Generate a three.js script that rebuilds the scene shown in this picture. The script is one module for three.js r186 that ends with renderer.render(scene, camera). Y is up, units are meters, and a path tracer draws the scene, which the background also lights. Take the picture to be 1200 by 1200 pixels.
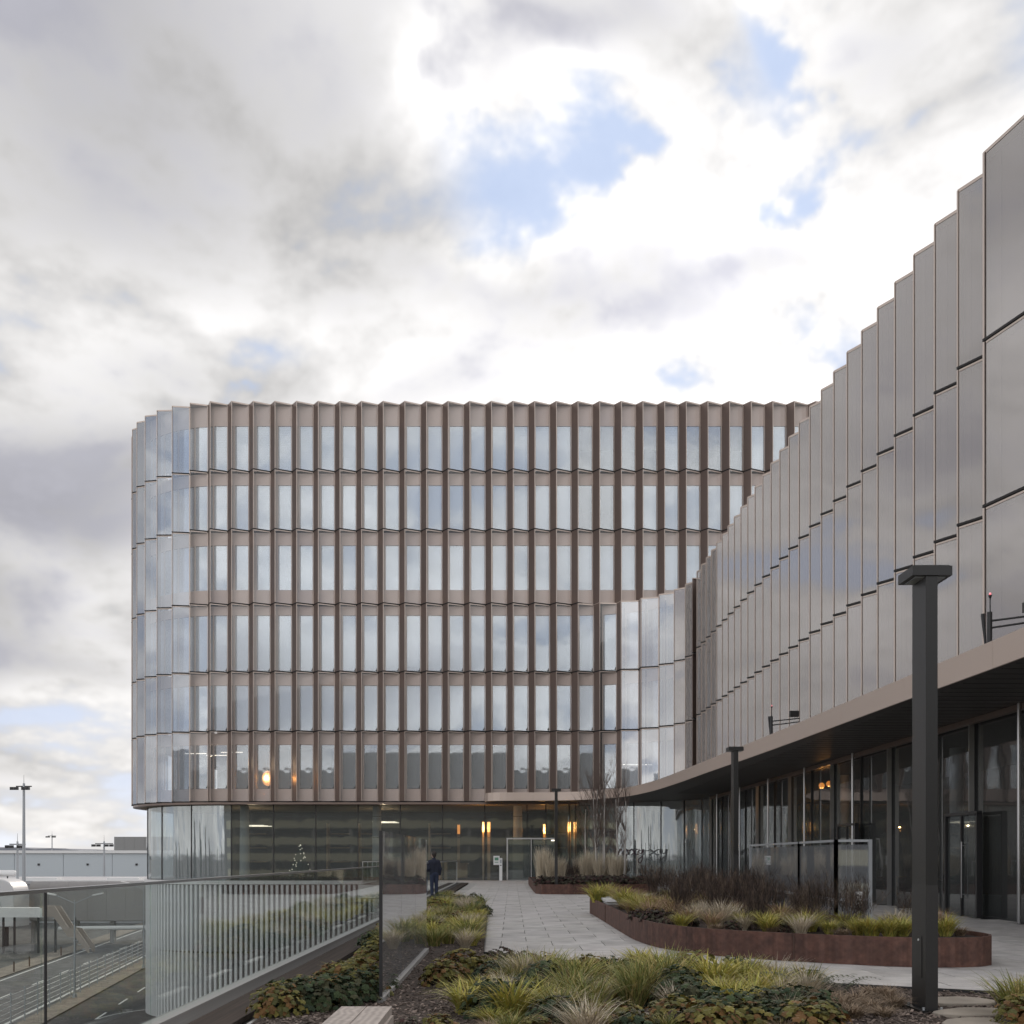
import * as THREE from 'three';
import { mergeGeometries, mergeVertices } from 'three/addons/utils/BufferGeometryUtils.js';
import { MarchingCubes } from 'three/addons/objects/MarchingCubes.js';

// ---------------------------------------------------------------- camera, sky, sun, exposure
const scene = new THREE.Scene();
const F = 1250, HORIZON = 1004, EYE = 1.6;              // shift lens: focal length and horizon row of the 1200 px photograph
const camera = new THREE.PerspectiveCamera(2 * Math.atan(600 / F) * 180 / Math.PI, 1, 0.1, 9000);
camera.position.set(0, EYE, 0);
camera.setViewOffset(1200, 1200, 0, 600 - HORIZON, 1200, 1200);
const renderer = new THREE.WebGLRenderer({ antialias: true });
renderer.toneMapping = THREE.LinearToneMapping;
renderer.toneMappingExposure = 1.45;
renderer.shadowMap.enabled = true;

const SUN = new THREE.Vector3(0.2, 0.49, -1).normalize();
const sun = new THREE.DirectionalLight(0xfff0e0, 1.5);
sun.name = 'sun';
sun.position.copy(SUN).multiplyScalar(200);
sun.castShadow = true; sun.shadow.radius = 24; sun.shadow.mapSize.set(2048, 2048);
Object.assign(sun.shadow.camera, { left: -110, right: 110, top: 110, bottom: -110, near: 1, far: 500 });
scene.add(sun, sun.target);

function rng(a) { return () => { a |= 0; a = a + 0x6D2B79F5 | 0; let t = Math.imul(a ^ a >>> 15, 1 | a); t = t + Math.imul(t ^ t >>> 7, 61 | t) ^ t; return ((t ^ t >>> 14) >>> 0) / 4294967296; }; }
const clamp = (x, a = 0, b = 1) => x < a ? a : x > b ? b : x;
const smooth = (a, b, x) => { const t = clamp((x - a) / (b - a)); return t * t * (3 - 2 * t); };
const lerp = (a, b, t) => a + (b - a) * t;
const PERM = (() => { const r = rng(77), p = Array.from({ length: 256 }, (_, i) => i); for (let i = 255; i > 0; i--) { const j = Math.floor(r() * (i + 1)); [p[i], p[j]] = [p[j], p[i]]; } return Uint8Array.from([...p, ...p, ...p]); })();
const GRAD = Float32Array.from({ length: 256 * 3 }, (() => { const r = rng(5); return () => r() * 2 - 1; })());
function noise3(x, y, z) {
  const xi = Math.floor(x), yi = Math.floor(y), zi = Math.floor(z), fx = x - xi, fy = y - yi, fz = z - zi;
  const u = fx * fx * fx * (fx * (fx * 6 - 15) + 10), v = fy * fy * fy * (fy * (fy * 6 - 15) + 10), w = fz * fz * fz * (fz * (fz * 6 - 15) + 10);
  const X = xi & 255, Y = yi & 255, Z = zi & 255;
  const g = (i, j, k, a, b, c) => { const h = PERM[PERM[PERM[(X + i) & 255] + ((Y + j) & 255)] + ((Z + k) & 255)] * 3; return GRAD[h] * a + GRAD[h + 1] * b + GRAD[h + 2] * c; };
  return lerp(lerp(lerp(g(0, 0, 0, fx, fy, fz), g(1, 0, 0, fx - 1, fy, fz), u), lerp(g(0, 1, 0, fx, fy - 1, fz), g(1, 1, 0, fx - 1, fy - 1, fz), u), v),
    lerp(lerp(g(0, 0, 1, fx, fy, fz - 1), g(1, 0, 1, fx - 1, fy, fz - 1), u), lerp(g(0, 1, 1, fx, fy - 1, fz - 1), g(1, 1, 1, fx - 1, fy - 1, fz - 1), u), v), w);
}
function fbm(x, y, z, n, gain = 0.52) { let s = 0, a = 0.5; for (let i = 0; i < n; i++) { s += a * noise3(x, y, z); x = x * 2.03 + 1.7; y = y * 2.03 + 9.2; z = z * 2.03 + 3.1; a *= gain; } return s; }

{ // broken cloud over pale blue, computed for every direction
  const W = 3072, H = 1536, data = new Float32Array(W * H * 4);
  // where the photograph shows open blue (negative) and heavy cloud (positive): pixel centre, size, amount
  const shapes = [[590, 200, 125, 70, -0.5], [535, 95, 50, 60, -0.46], [890, 80, 52, 65, -0.5], [845, 240, 62, 34, -0.36], [700, 140, 90, 40, -0.3], [735, 372, 80, 50, 0.45], [850, 345, 90, 50, 0.4], [600, 300, 170, 45, 0.3],
    [70, 230, 270, 280, 0.34], [60, 640, 180, 150, 0.3], [280, 440, 170, 90, 0.2], [720, 45, 120, 50, 0.25], [1050, 130, 130, 110, 0.4], [980, 290, 140, 80, 0.4], [760, 210, 60, 40, 0.2], [400, 120, 70, 120, 0.1], [310, 430, 100, 60, 0.4], [960, 395, 100, 60, 0.5], [820, 440, 80, 40, 0.4]];
  for (let j = 0; j < H; j++) {
    const el = ((j + 0.5) / H - 0.5) * Math.PI, sy = Math.sin(el), cy = Math.cos(el);
    for (let i = 0; i < W; i++) {
      const at = (j * W + i) * 4;
      data[at + 3] = 1;
      if (sy < -0.02) { data[at] = 0.2; data[at + 1] = 0.19; data[at + 2] = 0.18; continue; }
      const az = ((i + 0.5) / W - 0.5) * 2 * Math.PI, dx = Math.cos(az) * cy, dz = Math.sin(az) * cy;   // three.js equirect: u = atan2(z, x)
      const up = Math.max(sy, 0), k = 1 / (up + 0.3), px = dx * k * 1.9, pz = dz * k * 1.9, py = up * 2.2;
      const wx = fbm(px * 0.9 + 4, 0.5, pz * 0.9, 2), wz = fbm(px * 0.9, 7.5, pz * 0.9 + 8, 2);
      const big = fbm(px * 0.62 + wx * 0.7 + 11, py * 0.6, pz * 0.62 + wz * 0.7 + 3, 3), fine = fbm(px * 3.4 + wx * 1.5, py * 2, pz * 3.4 + wz * 1.5 + 5, 7, 0.6);
      const mid = fbm(px * 1.7 + wx * 2 + 31, py, pz * 1.7 + wz * 2, 4);
      let dens = big * 2.1 + mid * 1.0 + fine * 1.15 + 0.42;
      if (dz < -0.05) {
        const ix = 600 + dx / -dz * F + (mid * 1.1 + fine) * 210, iy = HORIZON - sy / -dz * F + (fbm(px * 2.6, 21.5, pz * 2.6, 5) + wx * 0.6) * 190;
        for (const [cx, cyy, rx, ry, a] of shapes) { const q = ((ix - cx) / rx) ** 2 + ((iy - cyy) / ry) ** 2; if (q < 9) dens += a * Math.exp(-q); }
      }
      const c = 0.16 + 0.84 * smooth(-0.14, 0.32, dens), thick = smooth(0.36, 1.2, dens + big * 0.9);
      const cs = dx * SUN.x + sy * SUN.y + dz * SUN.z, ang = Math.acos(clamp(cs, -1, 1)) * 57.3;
      const glow = Math.exp(-((ang / 11) ** 2)) * 0.42 + Math.exp(-ang / 30) * 0.11;
      const hz = Math.exp(-up * 6), low = Math.exp(-up * 9);
      const b = [lerp(0.34, 0.64, hz), lerp(0.43, 0.67, hz), lerp(0.62, 0.74, hz)];
      const facing = smooth(0.2, -0.9, cs), lit = (0.515 + glow * 0.85 + facing * 0.56) * (1 + fine * 1.05 + mid * 0.55), dark = (0.29 + glow * 0.45 + facing * 0.12) * (1 + fine * 0.4 + mid * 0.3);   // clouds across from the sun front-lit, brightened further to light facade and ground
      for (let q = 0; q < 3; q++) {
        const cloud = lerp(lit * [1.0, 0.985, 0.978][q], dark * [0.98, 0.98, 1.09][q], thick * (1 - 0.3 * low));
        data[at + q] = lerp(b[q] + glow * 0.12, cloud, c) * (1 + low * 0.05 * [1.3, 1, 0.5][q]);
      }
    }
  }
  const t = new THREE.DataTexture(data, W, H, THREE.RGBAFormat, THREE.FloatType);
  t.mapping = THREE.EquirectangularReflectionMapping; t.magFilter = THREE.LinearFilter; t.needsUpdate = true;
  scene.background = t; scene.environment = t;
}

// ---------------------------------------------------------------- helpers
const used = new Map();
const numbered = (name) => { const n = used.get(name) ?? 0; used.set(name, n + 1); return n ? name + '_' + String(n).padStart(3, '0') : name; };
const V = (x, y, d) => new THREE.Vector3(x, y, -d);                      // d: metres in front of the camera
const PX = (x, y, d) => V((x - 600) / F * d, EYE + (HORIZON - y) / F * d, d);
function box(w, h, d, x = 0, y = 0, z = 0, ry = 0) { const g = new THREE.BoxGeometry(w, h, d); if (ry) g.rotateY(ry); g.translate(x, y, z); return g; }
function cyl(r0, r1, h, x, y, z, n = 12) { return new THREE.CylinderGeometry(r1, r0, h, n).translate(x, y + h / 2, z); }
function bar(a, b, r, r2 = r, n = 6) {
  const d = b.clone().sub(a), g = new THREE.CylinderGeometry(r2, r, d.length(), n);
  g.applyQuaternion(new THREE.Quaternion().setFromUnitVectors(new THREE.Vector3(0, 1, 0), d.clone().normalize()));
  return g.translate((a.x + b.x) / 2, (a.y + b.y) / 2, (a.z + b.z) / 2);
}
function beam(a, b, w, h) {      // a rectangular bar from a to b
  const d = b.clone().sub(a), L = d.length(), g = new THREE.BoxGeometry(L, h, w);
  const q = new THREE.Quaternion().setFromRotationMatrix((() => { const x = d.clone().normalize(), z = new THREE.Vector3().crossVectors(x, new THREE.Vector3(0, 1, 0)).normalize(), y = new THREE.Vector3().crossVectors(z, x); return new THREE.Matrix4().makeBasis(x, y, z); })());
  g.applyQuaternion(q); return g.translate((a.x + b.x) / 2, (a.y + b.y) / 2, (a.z + b.z) / 2);
}
function metric(g) {             // texture coordinates in metres, by the way each face points
  const n = g.index ? g.toNonIndexed() : g, p = n.attributes.position, N = n.attributes.normal, uv = new Float32Array(p.count * 2);
  for (let i = 0; i < p.count; i++) {
    const ax = Math.abs(N.getX(i)), ay = Math.abs(N.getY(i)), az = Math.abs(N.getZ(i));
    const [u, v] = ay >= ax && ay >= az ? [p.getX(i), p.getZ(i)] : ax >= az ? [p.getZ(i), p.getY(i)] : [p.getX(i), p.getY(i)];
    uv[2 * i] = u; uv[2 * i + 1] = v;
  }
  n.setAttribute('uv', new THREE.BufferAttribute(uv, 2)); return n;
}
function join(list) {
  if (!Array.isArray(list)) return list;
  if (list.length === 1) return list[0];
  const l = list.map((g) => g.index ? g.toNonIndexed() : g), keep = ['position', 'normal', 'uv', 'color'].filter((k) => l.every((g) => g.attributes[k]));
  for (const g of l) for (const k of Object.keys(g.attributes)) if (!keep.includes(k)) g.deleteAttribute(k);
  return mergeGeometries(l);
}
function mesh(name, geo, mat, parent = scene) {
  const m = new THREE.Mesh(join(geo), mat);
  m.name = parent === scene ? numbered(name) : name;
  m.castShadow = m.receiveShadow = true;
  parent.add(m); return m;
}
function tag(o, label, category, group) { o.userData.label = label; o.userData.category = category; if (group) o.userData.group = group; return o; }
function thing(name, label, category, pos, ry = 0, group) {
  const g = new THREE.Group(); g.name = numbered(name); if (pos) g.position.copy(pos); g.rotation.y = ry; scene.add(g);
  return tag(g, label, category, group);
}
function struct(name, geo, mat) { const m = mesh(name, geo, mat); m.userData.kind = 'structure'; return m; }
function copy(src, pos, ry = 0, s = 1, label) { const c = src.clone(); c.name = numbered(src.name.replace(/_\d{3}$/, '')); c.position.copy(pos); c.rotation.y = ry; c.scale.setScalar(s); if (label) c.userData.label = label; scene.add(c); return c; }
function polygon(pts, y0, y1) {   // a plan outline (x, depth) extruded from y0 to y1
  const s = new THREE.Shape(pts.map(([x, d]) => new THREE.Vector2(x, d)));
  const g = new THREE.ExtrudeGeometry(s, { depth: y1 - y0, bevelEnabled: false, curveSegments: 1 });
  g.rotateX(-Math.PI / 2); return g.translate(0, y0, 0);
}
function inside(pts, x, d) { let c = false; for (let i = 0, j = pts.length - 1; i < pts.length; j = i++) { const [xi, yi] = pts[i], [xj, yj] = pts[j]; if (yi > d !== yj > d && x < (xj - xi) * (d - yi) / (yj - yi) + xi) c = !c; } return c; }

// ---------------------------------------------------------------- textures and materials
function tex(size, metres, f, srgb = true) {
  const d = new Uint8Array(size * size * 4);
  for (let j = 0; j < size; j++) for (let i = 0; i < size; i++) { const c = f(i / size, j / size); for (let q = 0; q < 3; q++) d[(j * size + i) * 4 + q] = clamp(c[q] ?? c[0]) * 255; d[(j * size + i) * 4 + 3] = 255; }
  const t = new THREE.DataTexture(d, size, size); t.wrapS = t.wrapT = THREE.RepeatWrapping; t.magFilter = THREE.LinearFilter; t.minFilter = THREE.LinearMipmapLinearFilter; t.generateMipmaps = true;
  if (srgb) t.colorSpace = THREE.SRGBColorSpace; t.repeat.set(1 / metres, 1 / metres); t.needsUpdate = true; return t;
}
function tileNoise(u, v, f, n = 4, seed = 0) {            // fractal noise that repeats with the texture
  let sum = 0, amp = 0.5;
  for (let o = 0; o < n; o++) {
    const N = Math.max(2, Math.round(f * 2 ** o)), x = u * N, y = v * N, xi = Math.floor(x), yi = Math.floor(y), fx = x - xi, fy = y - yi, a = fx * fx * (3 - 2 * fx), b = fy * fy * (3 - 2 * fy);
    const h = (i, j) => PERM[PERM[PERM[((xi + i) % N) & 255] + (((yi + j) % N) & 255)] + ((seed * 7 + o * 13) & 255)] / 127.5 - 1;
    sum += amp * lerp(lerp(h(0, 0), h(1, 0), a), lerp(h(0, 1), h(1, 1), a), b); amp *= 0.5;
  }
  return sum * 0.6;
}
const grain = (lo, hi, f, n, seed) => (u, v) => { const t = clamp(0.5 + tileNoise(u, v, f, n, seed) * 1.2); return [lerp(lo[0], hi[0], t), lerp(lo[1], hi[1], t), lerp(lo[2], hi[2], t)]; };
const hash = rng(99);
const T = {
  slab: tex(256, 2.3, (u, v) => { const st = smooth(0.12, 0.34, tileNoise(u, v, 5, 5, 9)), t = 0.93 + tileNoise(u, v, 9, 5, 3) * 0.2 + (hash() - 0.5) * 0.07 - st * 0.09; return [t, t * 0.995, t * 0.985]; }),
  rust: tex(512, 1.7, (u, v) => { const t = tileNoise(u, v, 12, 6, 8), s = tileNoise(u, v * 0.999, 34, 3, 21); const k = tileNoise(u, 0.37, 40, 3, 5) * 0.08; return [0.345 + t * 0.16 + s * 0.10 + k, 0.24 + t * 0.11 + s * 0.08 + k, 0.205 + t * 0.09 + s * 0.06 + k]; }),
  soil: tex(512, 0.9, (u, v) => { const t = tileNoise(u, v, 60, 4, 2) + (hash() - 0.5) * 0.35; return [0.30 + t * 0.28, 0.25 + t * 0.24, 0.22 + t * 0.22]; }),
  asphalt: tex(512, 6, (u, v) => { const t = 0.9 + tileNoise(u, v, 8, 6, 5) * 0.35 + (hash() - 0.5) * 0.16; return [t, t, t]; }),
  concrete: tex(256, 4, (u, v) => { const t = 0.92 + tileNoise(u, v, 10, 6, 6) * 0.3; return [t, t, t]; }),
  wood: tex(256, 1, (u, v) => { const t = 0.86 + tileNoise(u * 1, v, 26, 2, 4) * 0.14 + Math.sin(u * 6.283 * 18 + tileNoise(u, v, 5, 2, 1) * 9) * 0.06; return [t, t, t]; }),
  wave: tex(256, 3.1, (u, v) => { const t = 0.5 + tileNoise(u, v, 5, 2, 12) * 0.7; return [t, t, t]; }, false),
  brush: tex(256, 1.3, (u, v) => { const t = 0.62 + tileNoise(u, v, 7, 5, 17) * 0.5; return [t, t, t]; }, false),
};
const lin = (r, g, b) => new THREE.Color().setRGB(r, g, b);
const std = (color, roughness = 0.7, extra = {}) => new THREE.MeshStandardMaterial({ color: Array.isArray(color) ? lin(...color) : color, roughness, metalness: 0, ...extra });
const glass = (color, metalness, ior, extra = {}) => new THREE.MeshPhysicalMaterial({ color: lin(...color), roughness: 0.02, metalness, transmission: 1, ior, thickness: 0, side: THREE.DoubleSide, ...extra });
const M = {
  champagne: std([0.60, 0.49, 0.42], 0.38, { metalness: 0.3 }),
  spandrel: std([0.70, 0.565, 0.495], 0.5),
  spandrelB: std([0.655, 0.52, 0.45], 0.5),
  bronze: std([0.22, 0.165, 0.142], 0.34, { metalness: 0.45 }),
  bronzeB: std([0.2, 0.15, 0.13], 0.38, { metalness: 0.45 }),
  edge: std([0.68, 0.58, 0.51], 0.35, { metalness: 0.3 }),
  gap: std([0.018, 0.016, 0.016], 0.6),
  blind: std([0.86, 0.88, 0.91], 0.5),
  backing: std([0.05, 0.042, 0.039], 0.6),
  facadeGlass: glass([0.975, 0.985, 0.99], 0.06, 1.5),
  facadeGlassB: glass([0.965, 0.98, 0.99], 0.09, 1.5),
  windowGlass: glass([0.90, 0.955, 1.0], 0.5, 1.6, { bumpMap: T.wave, bumpScale: 0.002 }),
  filletGlass: glass([0.92, 0.955, 1.0], 0.48, 1.7, { bumpMap: T.wave, bumpScale: 0.0015 }),
  cafeGlass: glass([0.5, 0.53, 0.53], 0.1, 1.6, { bumpMap: T.wave, bumpScale: 0.002 }),
  cornerGlass: glass([0.82, 0.885, 0.97], 0.36, 1.7, { bumpMap: T.wave, bumpScale: 0.0015 }),
  wingGlass: glass([0.96, 0.91, 0.885], 0.43, 1.8, { bumpMap: T.wave, bumpScale: 0.0015 }),
  lobbyGlass: glass([0.52, 0.57, 0.56], 0.17, 1.6, { bumpMap: T.wave, bumpScale: 0.0011 }),
  curvedGlass: glass([0.74, 0.82, 0.84], 0.42, 1.8, { bumpMap: T.wave, bumpScale: 0.0018 }),
  clearGlass: glass([0.93, 0.965, 0.95], 0.0, 1.52),
  screenGlass: glass([0.62, 0.64, 0.66], 0.3, 1.6),
  black: std([0.022, 0.021, 0.022], 0.4),
  postPaint: std([0.013, 0.0125, 0.0125], 0.38),
  darkMetal: std([0.03, 0.03, 0.032], 0.45),
  steel: std([0.55, 0.55, 0.56], 0.3, { metalness: 0.9 }),
  galvanised: std([0.42, 0.44, 0.46], 0.5, { metalness: 0.5 }),
  white: std([0.78, 0.78, 0.77], 0.5),
  whiteSlat: std([0.8, 0.81, 0.82], 0.5),
  dark: std([0.035, 0.032, 0.03], 0.8),
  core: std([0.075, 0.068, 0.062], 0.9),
  floorDark: std([0.07, 0.067, 0.064], 0.5),
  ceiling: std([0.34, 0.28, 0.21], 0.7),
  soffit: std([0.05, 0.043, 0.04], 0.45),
  lobbyWall: std([0.055, 0.044, 0.036], 0.8),
  timber: std([0.45, 0.33, 0.2], 0.6),
  column: std([0.62, 0.63, 0.65], 0.5),
  slab: [0, 1, 2, 3, 4, 5].map((i) => { const m = T.slab.clone(); m.offset.set(i * 0.37, i * 0.21); m.needsUpdate = true; return std([[0.616, 0.594, 0.578], [0.583, 0.567, 0.55], [0.638, 0.621, 0.605], [0.561, 0.544, 0.533], [0.6, 0.583, 0.561], [0.627, 0.605, 0.594]][i], 0.7, { map: m }); }),
  joint: std([0.05, 0.048, 0.045], 0.95),
  corten: std([1, 1, 1], 0.75, { map: T.rust, bumpMap: T.rust, bumpScale: 0.002 }),
  soil: std([0.9, 0.9, 0.9], 1, { map: T.soil, bumpMap: T.soil, bumpScale: 0.02 }),
  gravel: std([0.62, 0.62, 0.64], 1, { map: T.soil, bumpMap: T.soil, bumpScale: 0.015 }),
  asphalt: std([0.075, 0.075, 0.078], 0.9, { map: T.asphalt }),
  asphaltPale: std([0.155, 0.155, 0.16], 0.9, { map: T.asphalt }),
  verge: std([0.30, 0.26, 0.22], 0.95, { map: T.concrete }),
  concrete: std([0.42, 0.41, 0.40], 0.85, { map: T.concrete }),
  paint: std([0.72, 0.72, 0.70], 0.7),
  bench: std([0.50, 0.44, 0.40], 0.7, { map: T.wood }),
  stone: std([0.40, 0.35, 0.29], 0.9, { map: T.concrete }),
};
function lampMat(c, k) { return new THREE.MeshStandardMaterial({ color: 0xffffff, emissive: c, emissiveIntensity: k, roughness: 0.5 }); }
const warm = lampMat(0xff9a3c, 0.9), cool = lampMat(0xfff1dc, 1.2);
function lamp(x, y, d, I, color = 0xffb060) { const l = new THREE.PointLight(color, I); l.position.copy(V(x, y, d)); l.castShadow = true; scene.add(l); return l; }

// ---------------------------------------------------------------- plan outlines
class Path {                      // lines and arcs in plan (x, depth), by length
  constructor(segs) { this.s = segs; let a = 0; for (const g of segs) { g.L = g.r ? Math.abs(g.a1 - g.a0) * g.r : Math.hypot(g.b[0] - g.a[0], g.b[1] - g.a[1]); g.from = a; a += g.L; } this.L = a; }
  at(t) {
    const g = this.s.find((q) => t <= q.from + q.L + 1e-9) ?? this.s[this.s.length - 1], k = (t - g.from) / g.L;
    if (g.r) { const a = lerp(g.a0, g.a1, k); return [g.c[0] + Math.cos(a) * g.r, g.c[1] + Math.sin(a) * g.r]; }
    return [lerp(g.a[0], g.b[0], k), lerp(g.a[1], g.b[1], k)];
  }
  next(t, chord, dir = 1) {       // the length at which the point lies one chord on
    const [x, y] = this.at(t); let lo = t, hi = t + dir * chord * 1.2;
    for (let i = 0; i < 40; i++) { const m = (lo + hi) / 2, [a, b] = this.at(m); if (Math.hypot(a - x, b - y) < chord) lo = m; else hi = m; }
    return (lo + hi) / 2;
  }
  points(t0, t1, step) { const n = Math.max(1, Math.ceil((t1 - t0) / step)); return Array.from({ length: n + 1 }, (_, i) => this.at(lerp(t0, t1, i / n))); }
}
const PI = Math.PI, WING_X = [10.97, 11.5], NEAR = 12;
const lowPath = new Path([{ a: [-28, 96], b: [-28, 79.93] }, { c: [-19.5, 79.93], r: 8.5, a0: PI, a1: 1.5 * PI }, { a: [-19.5, 71.43], b: [4.47, 71.43] }, { c: [4.47, 64.93], r: 6.5, a0: PI / 2, a1: 0 }, { a: [WING_X[0], 64.93], b: [WING_X[1], NEAR] }]);
const highPath = new Path([{ a: [-28, 96], b: [-28, 79.93] }, { c: [-19.5, 79.93], r: 8.5, a0: PI, a1: 1.5 * PI }, { a: [-19.5, 71.43], b: [34, 71.43] }]);
const glassPath = new Path([{ a: [-26.95, 96], b: [-26.95, 79.93] }, { c: [-19.5, 79.93], r: 7.45, a0: PI, a1: 1.5 * PI }, { a: [-19.5, 72.48], b: [5.3, 72.48] }, { c: [5.3, 65.48], r: 7, a0: PI / 2, a1: 0 }, { a: [12.3, 65.48], b: [12.45, NEAR] }]);
const STEP = 1.45, TIP0 = -18.79;
function tips(path, lastX, toEnd) {
  const t0 = path.s[0].L + path.s[1].L + (TIP0 + 19.5), back = [], on = [t0];
  let t = t0; for (let i = 0; i < 13 && t > 4; i++) { t = path.next(t, STEP, -1); back.unshift(t); }
  t = t0; for (let i = 0; i < 110; i++) { t = path.next(t, STEP, 1); if (t > path.L - 0.3) break; on.push(t); if (!toEnd && path.at(t)[0] > lastX) break; }
  return [...back, ...on].map((q) => path.at(q));
}

// ---------------------------------------------------------------- the facade module: slanted pane, side fin, spandrels, blind
const GX = 1.05, GZ = 0.55, GL = Math.hypot(GX, GZ), GA = Math.atan2(GZ, GX), FL = Math.hypot(STEP - GX, GZ), FA = -Math.atan2(GZ, STEP - GX);
const ROWS = [ // from the top: y0, y1, top spandrel, bottom spandrel
  { y0: 27.54, y1: 32.1, top: 1.42, low: 0 }, { y0: 23.54, y1: 27.54, top: 0.86, low: 0 }, { y0: 18.57, y1: 23.54, top: 0.92, low: 0.95 },
  { y0: 14.0, y1: 18.57, top: 0.68, low: 0 }, { y0: 10.0, y1: 14.0, top: 0.84, low: 0 }, { y0: 5.26, y1: 10.0, top: 0.84, low: 0.84 }];
function along(g) { return g.rotateY(GA); }                        // from pane axes (x along the pane, z outwards) to module axes
ROWS.forEach((r, i) => {
  const H = r.y1 - r.y0, top = H, lo = 0.09;
  const frame = [box(0.036, H - lo, 0.1, 0.02, lo + (H - lo) / 2, -0.035), box(GL - 0.1, 0.05, 0.07, GL / 2 + 0.01, top - 0.027, -0.035), box(0.04, H - lo - 0.06, 0.06, GL - 0.024, lo + (H - lo - 0.06) / 2, -0.034),
    ].map(along);
  for (const x of [0.05, STEP - 0.05]) frame.push(box(0.09, H - lo - 0.12, 0.05, x, lo + (H - lo - 0.12) / 2, -0.655));
  { const s = new THREE.Shape([[-0.004, -0.015], [GX, -GZ - 0.02], [STEP - 0.006, -0.015], [STEP - 0.006, -1.2], [-0.004, -1.2]].map(([x, z]) => new THREE.Vector2(x, z))); r.cap = new THREE.ExtrudeGeometry(s, { depth: 0.04, bevelEnabled: false }).rotateX(PI / 2).translate(0, H + 0.042, 0); }
  r.frame = join(frame.map(metric));
  r.glass = metric(along(new THREE.PlaneGeometry(GL - 0.1, H - lo - 0.06).translate(GL / 2 + 0.006, lo + (H - lo - 0.06) / 2, -0.012)));
  r.fin = metric(box(FL - 0.03, H - lo, 0.03, FL / 2, lo + (H - lo) / 2, -0.02).rotateY(FA).translate(GX, 0, -GZ));
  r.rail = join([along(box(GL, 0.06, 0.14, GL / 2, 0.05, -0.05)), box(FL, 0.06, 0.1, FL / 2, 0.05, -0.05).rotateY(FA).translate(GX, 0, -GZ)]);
  r.spandrel = metric(box(STEP - 0.02, r.top - 0.07, 0.03, STEP / 2, top - 0.06 - (r.top - 0.07) / 2, -0.64));
  r.lowSpandrel = r.low ? metric(box(STEP - 0.02, r.low - 0.02, 0.03, STEP / 2, lo + 0.012 + (r.low - 0.02) / 2, -0.64)) : null;
  const w0 = lo + r.low + 0.02, w1 = top - r.top - 0.01, slats = [];
  for (let y = w1 - 0.05; y > w0 + 0.04; y -= 0.115) { const s = new THREE.PlaneGeometry(STEP - 0.2, 0.124); s.rotateX(-0.22); s.translate(STEP / 2, y, -0.74); slats.push(s); }
  r.blind = join(slats); r.window = metric(new THREE.PlaneGeometry(STEP - 0.18, w1 - w0).translate(STEP / 2, (w0 + w1) / 2, -0.66));
  r.catch = join([box(0.1, 0.07, 0.05, 0.93, w0 + 0.07, -0.62), box(0.05, 0.15, 0.03, 0.955, w0 + 0.13, -0.62)]);
  const ribs = [box(GL - 0.12, H - lo - 0.1, 0.02, GL / 2, lo + (H - lo - 0.1) / 2, -0.2)];
  ribs.push(box(0.1, H - lo - 0.1, 0.04, 0.24, lo + (H - lo - 0.1) / 2, -0.168), box(0.025, H - lo - 0.1, 0.03, 0.74, lo + (H - lo - 0.1) / 2, -0.174));
  r.backing = along(join(ribs));
});
const fr = rng(31);
function facade(root, pts, rows, style) {
  for (let i = 0; i + 1 < pts.length; i++) {
    const [x, d] = pts[i], [x2, d2] = pts[i + 1], ry = Math.atan2(d2 - d, x2 - x);
    for (const n of rows) {
      const r = ROWS[n], p = new THREE.Mesh(r.frame, M.edge), kind = style(i, n, x, d);
      p.name = 'facade_panel'; p.position.set(x, r.y0, -d); p.rotation.y = ry; if (Math.hypot(x2 - x, d2 - d) > 2) p.scale.x = 2; p.castShadow = p.receiveShadow = true; root.add(p);
      const a = fr(), wing = kind === 'backed';
      mesh('fin', r.fin, a < 0.5 ? M.bronze : M.bronzeB, p);
      mesh('shadow_gap_strip', r.rail, M.gap, p);  // black strip, its colour standing for the shaded gap between panel rows
      mesh('pane', r.glass, wing ? M.wingGlass : d > 71.9 && x < 0 ? M.cornerGlass : x > 6 && n > 2 ? M.filletGlass : a < 0.6 ? M.facadeGlass : M.facadeGlassB, p);
      if (n === 0 || (n === 3 && x > 4.4)) mesh('cap', r.cap, M.champagne, p);
      if (wing) { mesh('backing_panel', r.backing, M.backing, p); continue; }
      mesh('window', r.window, M.windowGlass, p);
      mesh('spandrel', r.spandrel, fr() < 0.6 ? M.spandrel : M.spandrelB, p);
      if (r.lowSpandrel) mesh('spandrel', r.lowSpandrel, fr() < 0.6 ? M.spandrel : M.spandrelB, p);
      if (kind === 'blind') mesh('blind', r.blind, M.blind, p);
      if (n > 2) mesh('window_catch', r.catch, M.black, p);
    }
  }
}
function closed(path, t1, inset, back) {   // the outline of a path moved inwards, closed round the back
  const pts = []; const n = Math.ceil(t1 / 0.9);
  for (let i = 0; i <= n; i++) { const t = t1 * i / n, [x, d] = path.at(t), [a, b] = path.at(Math.max(0, t - 0.02)), [e, f] = path.at(Math.min(path.L, t + 0.02)), L = Math.hypot(e - a, f - b); pts.push([x - (f - b) / L * inset, d + (e - a) / L * inset]); }
  return [...pts, ...back];
}

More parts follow.
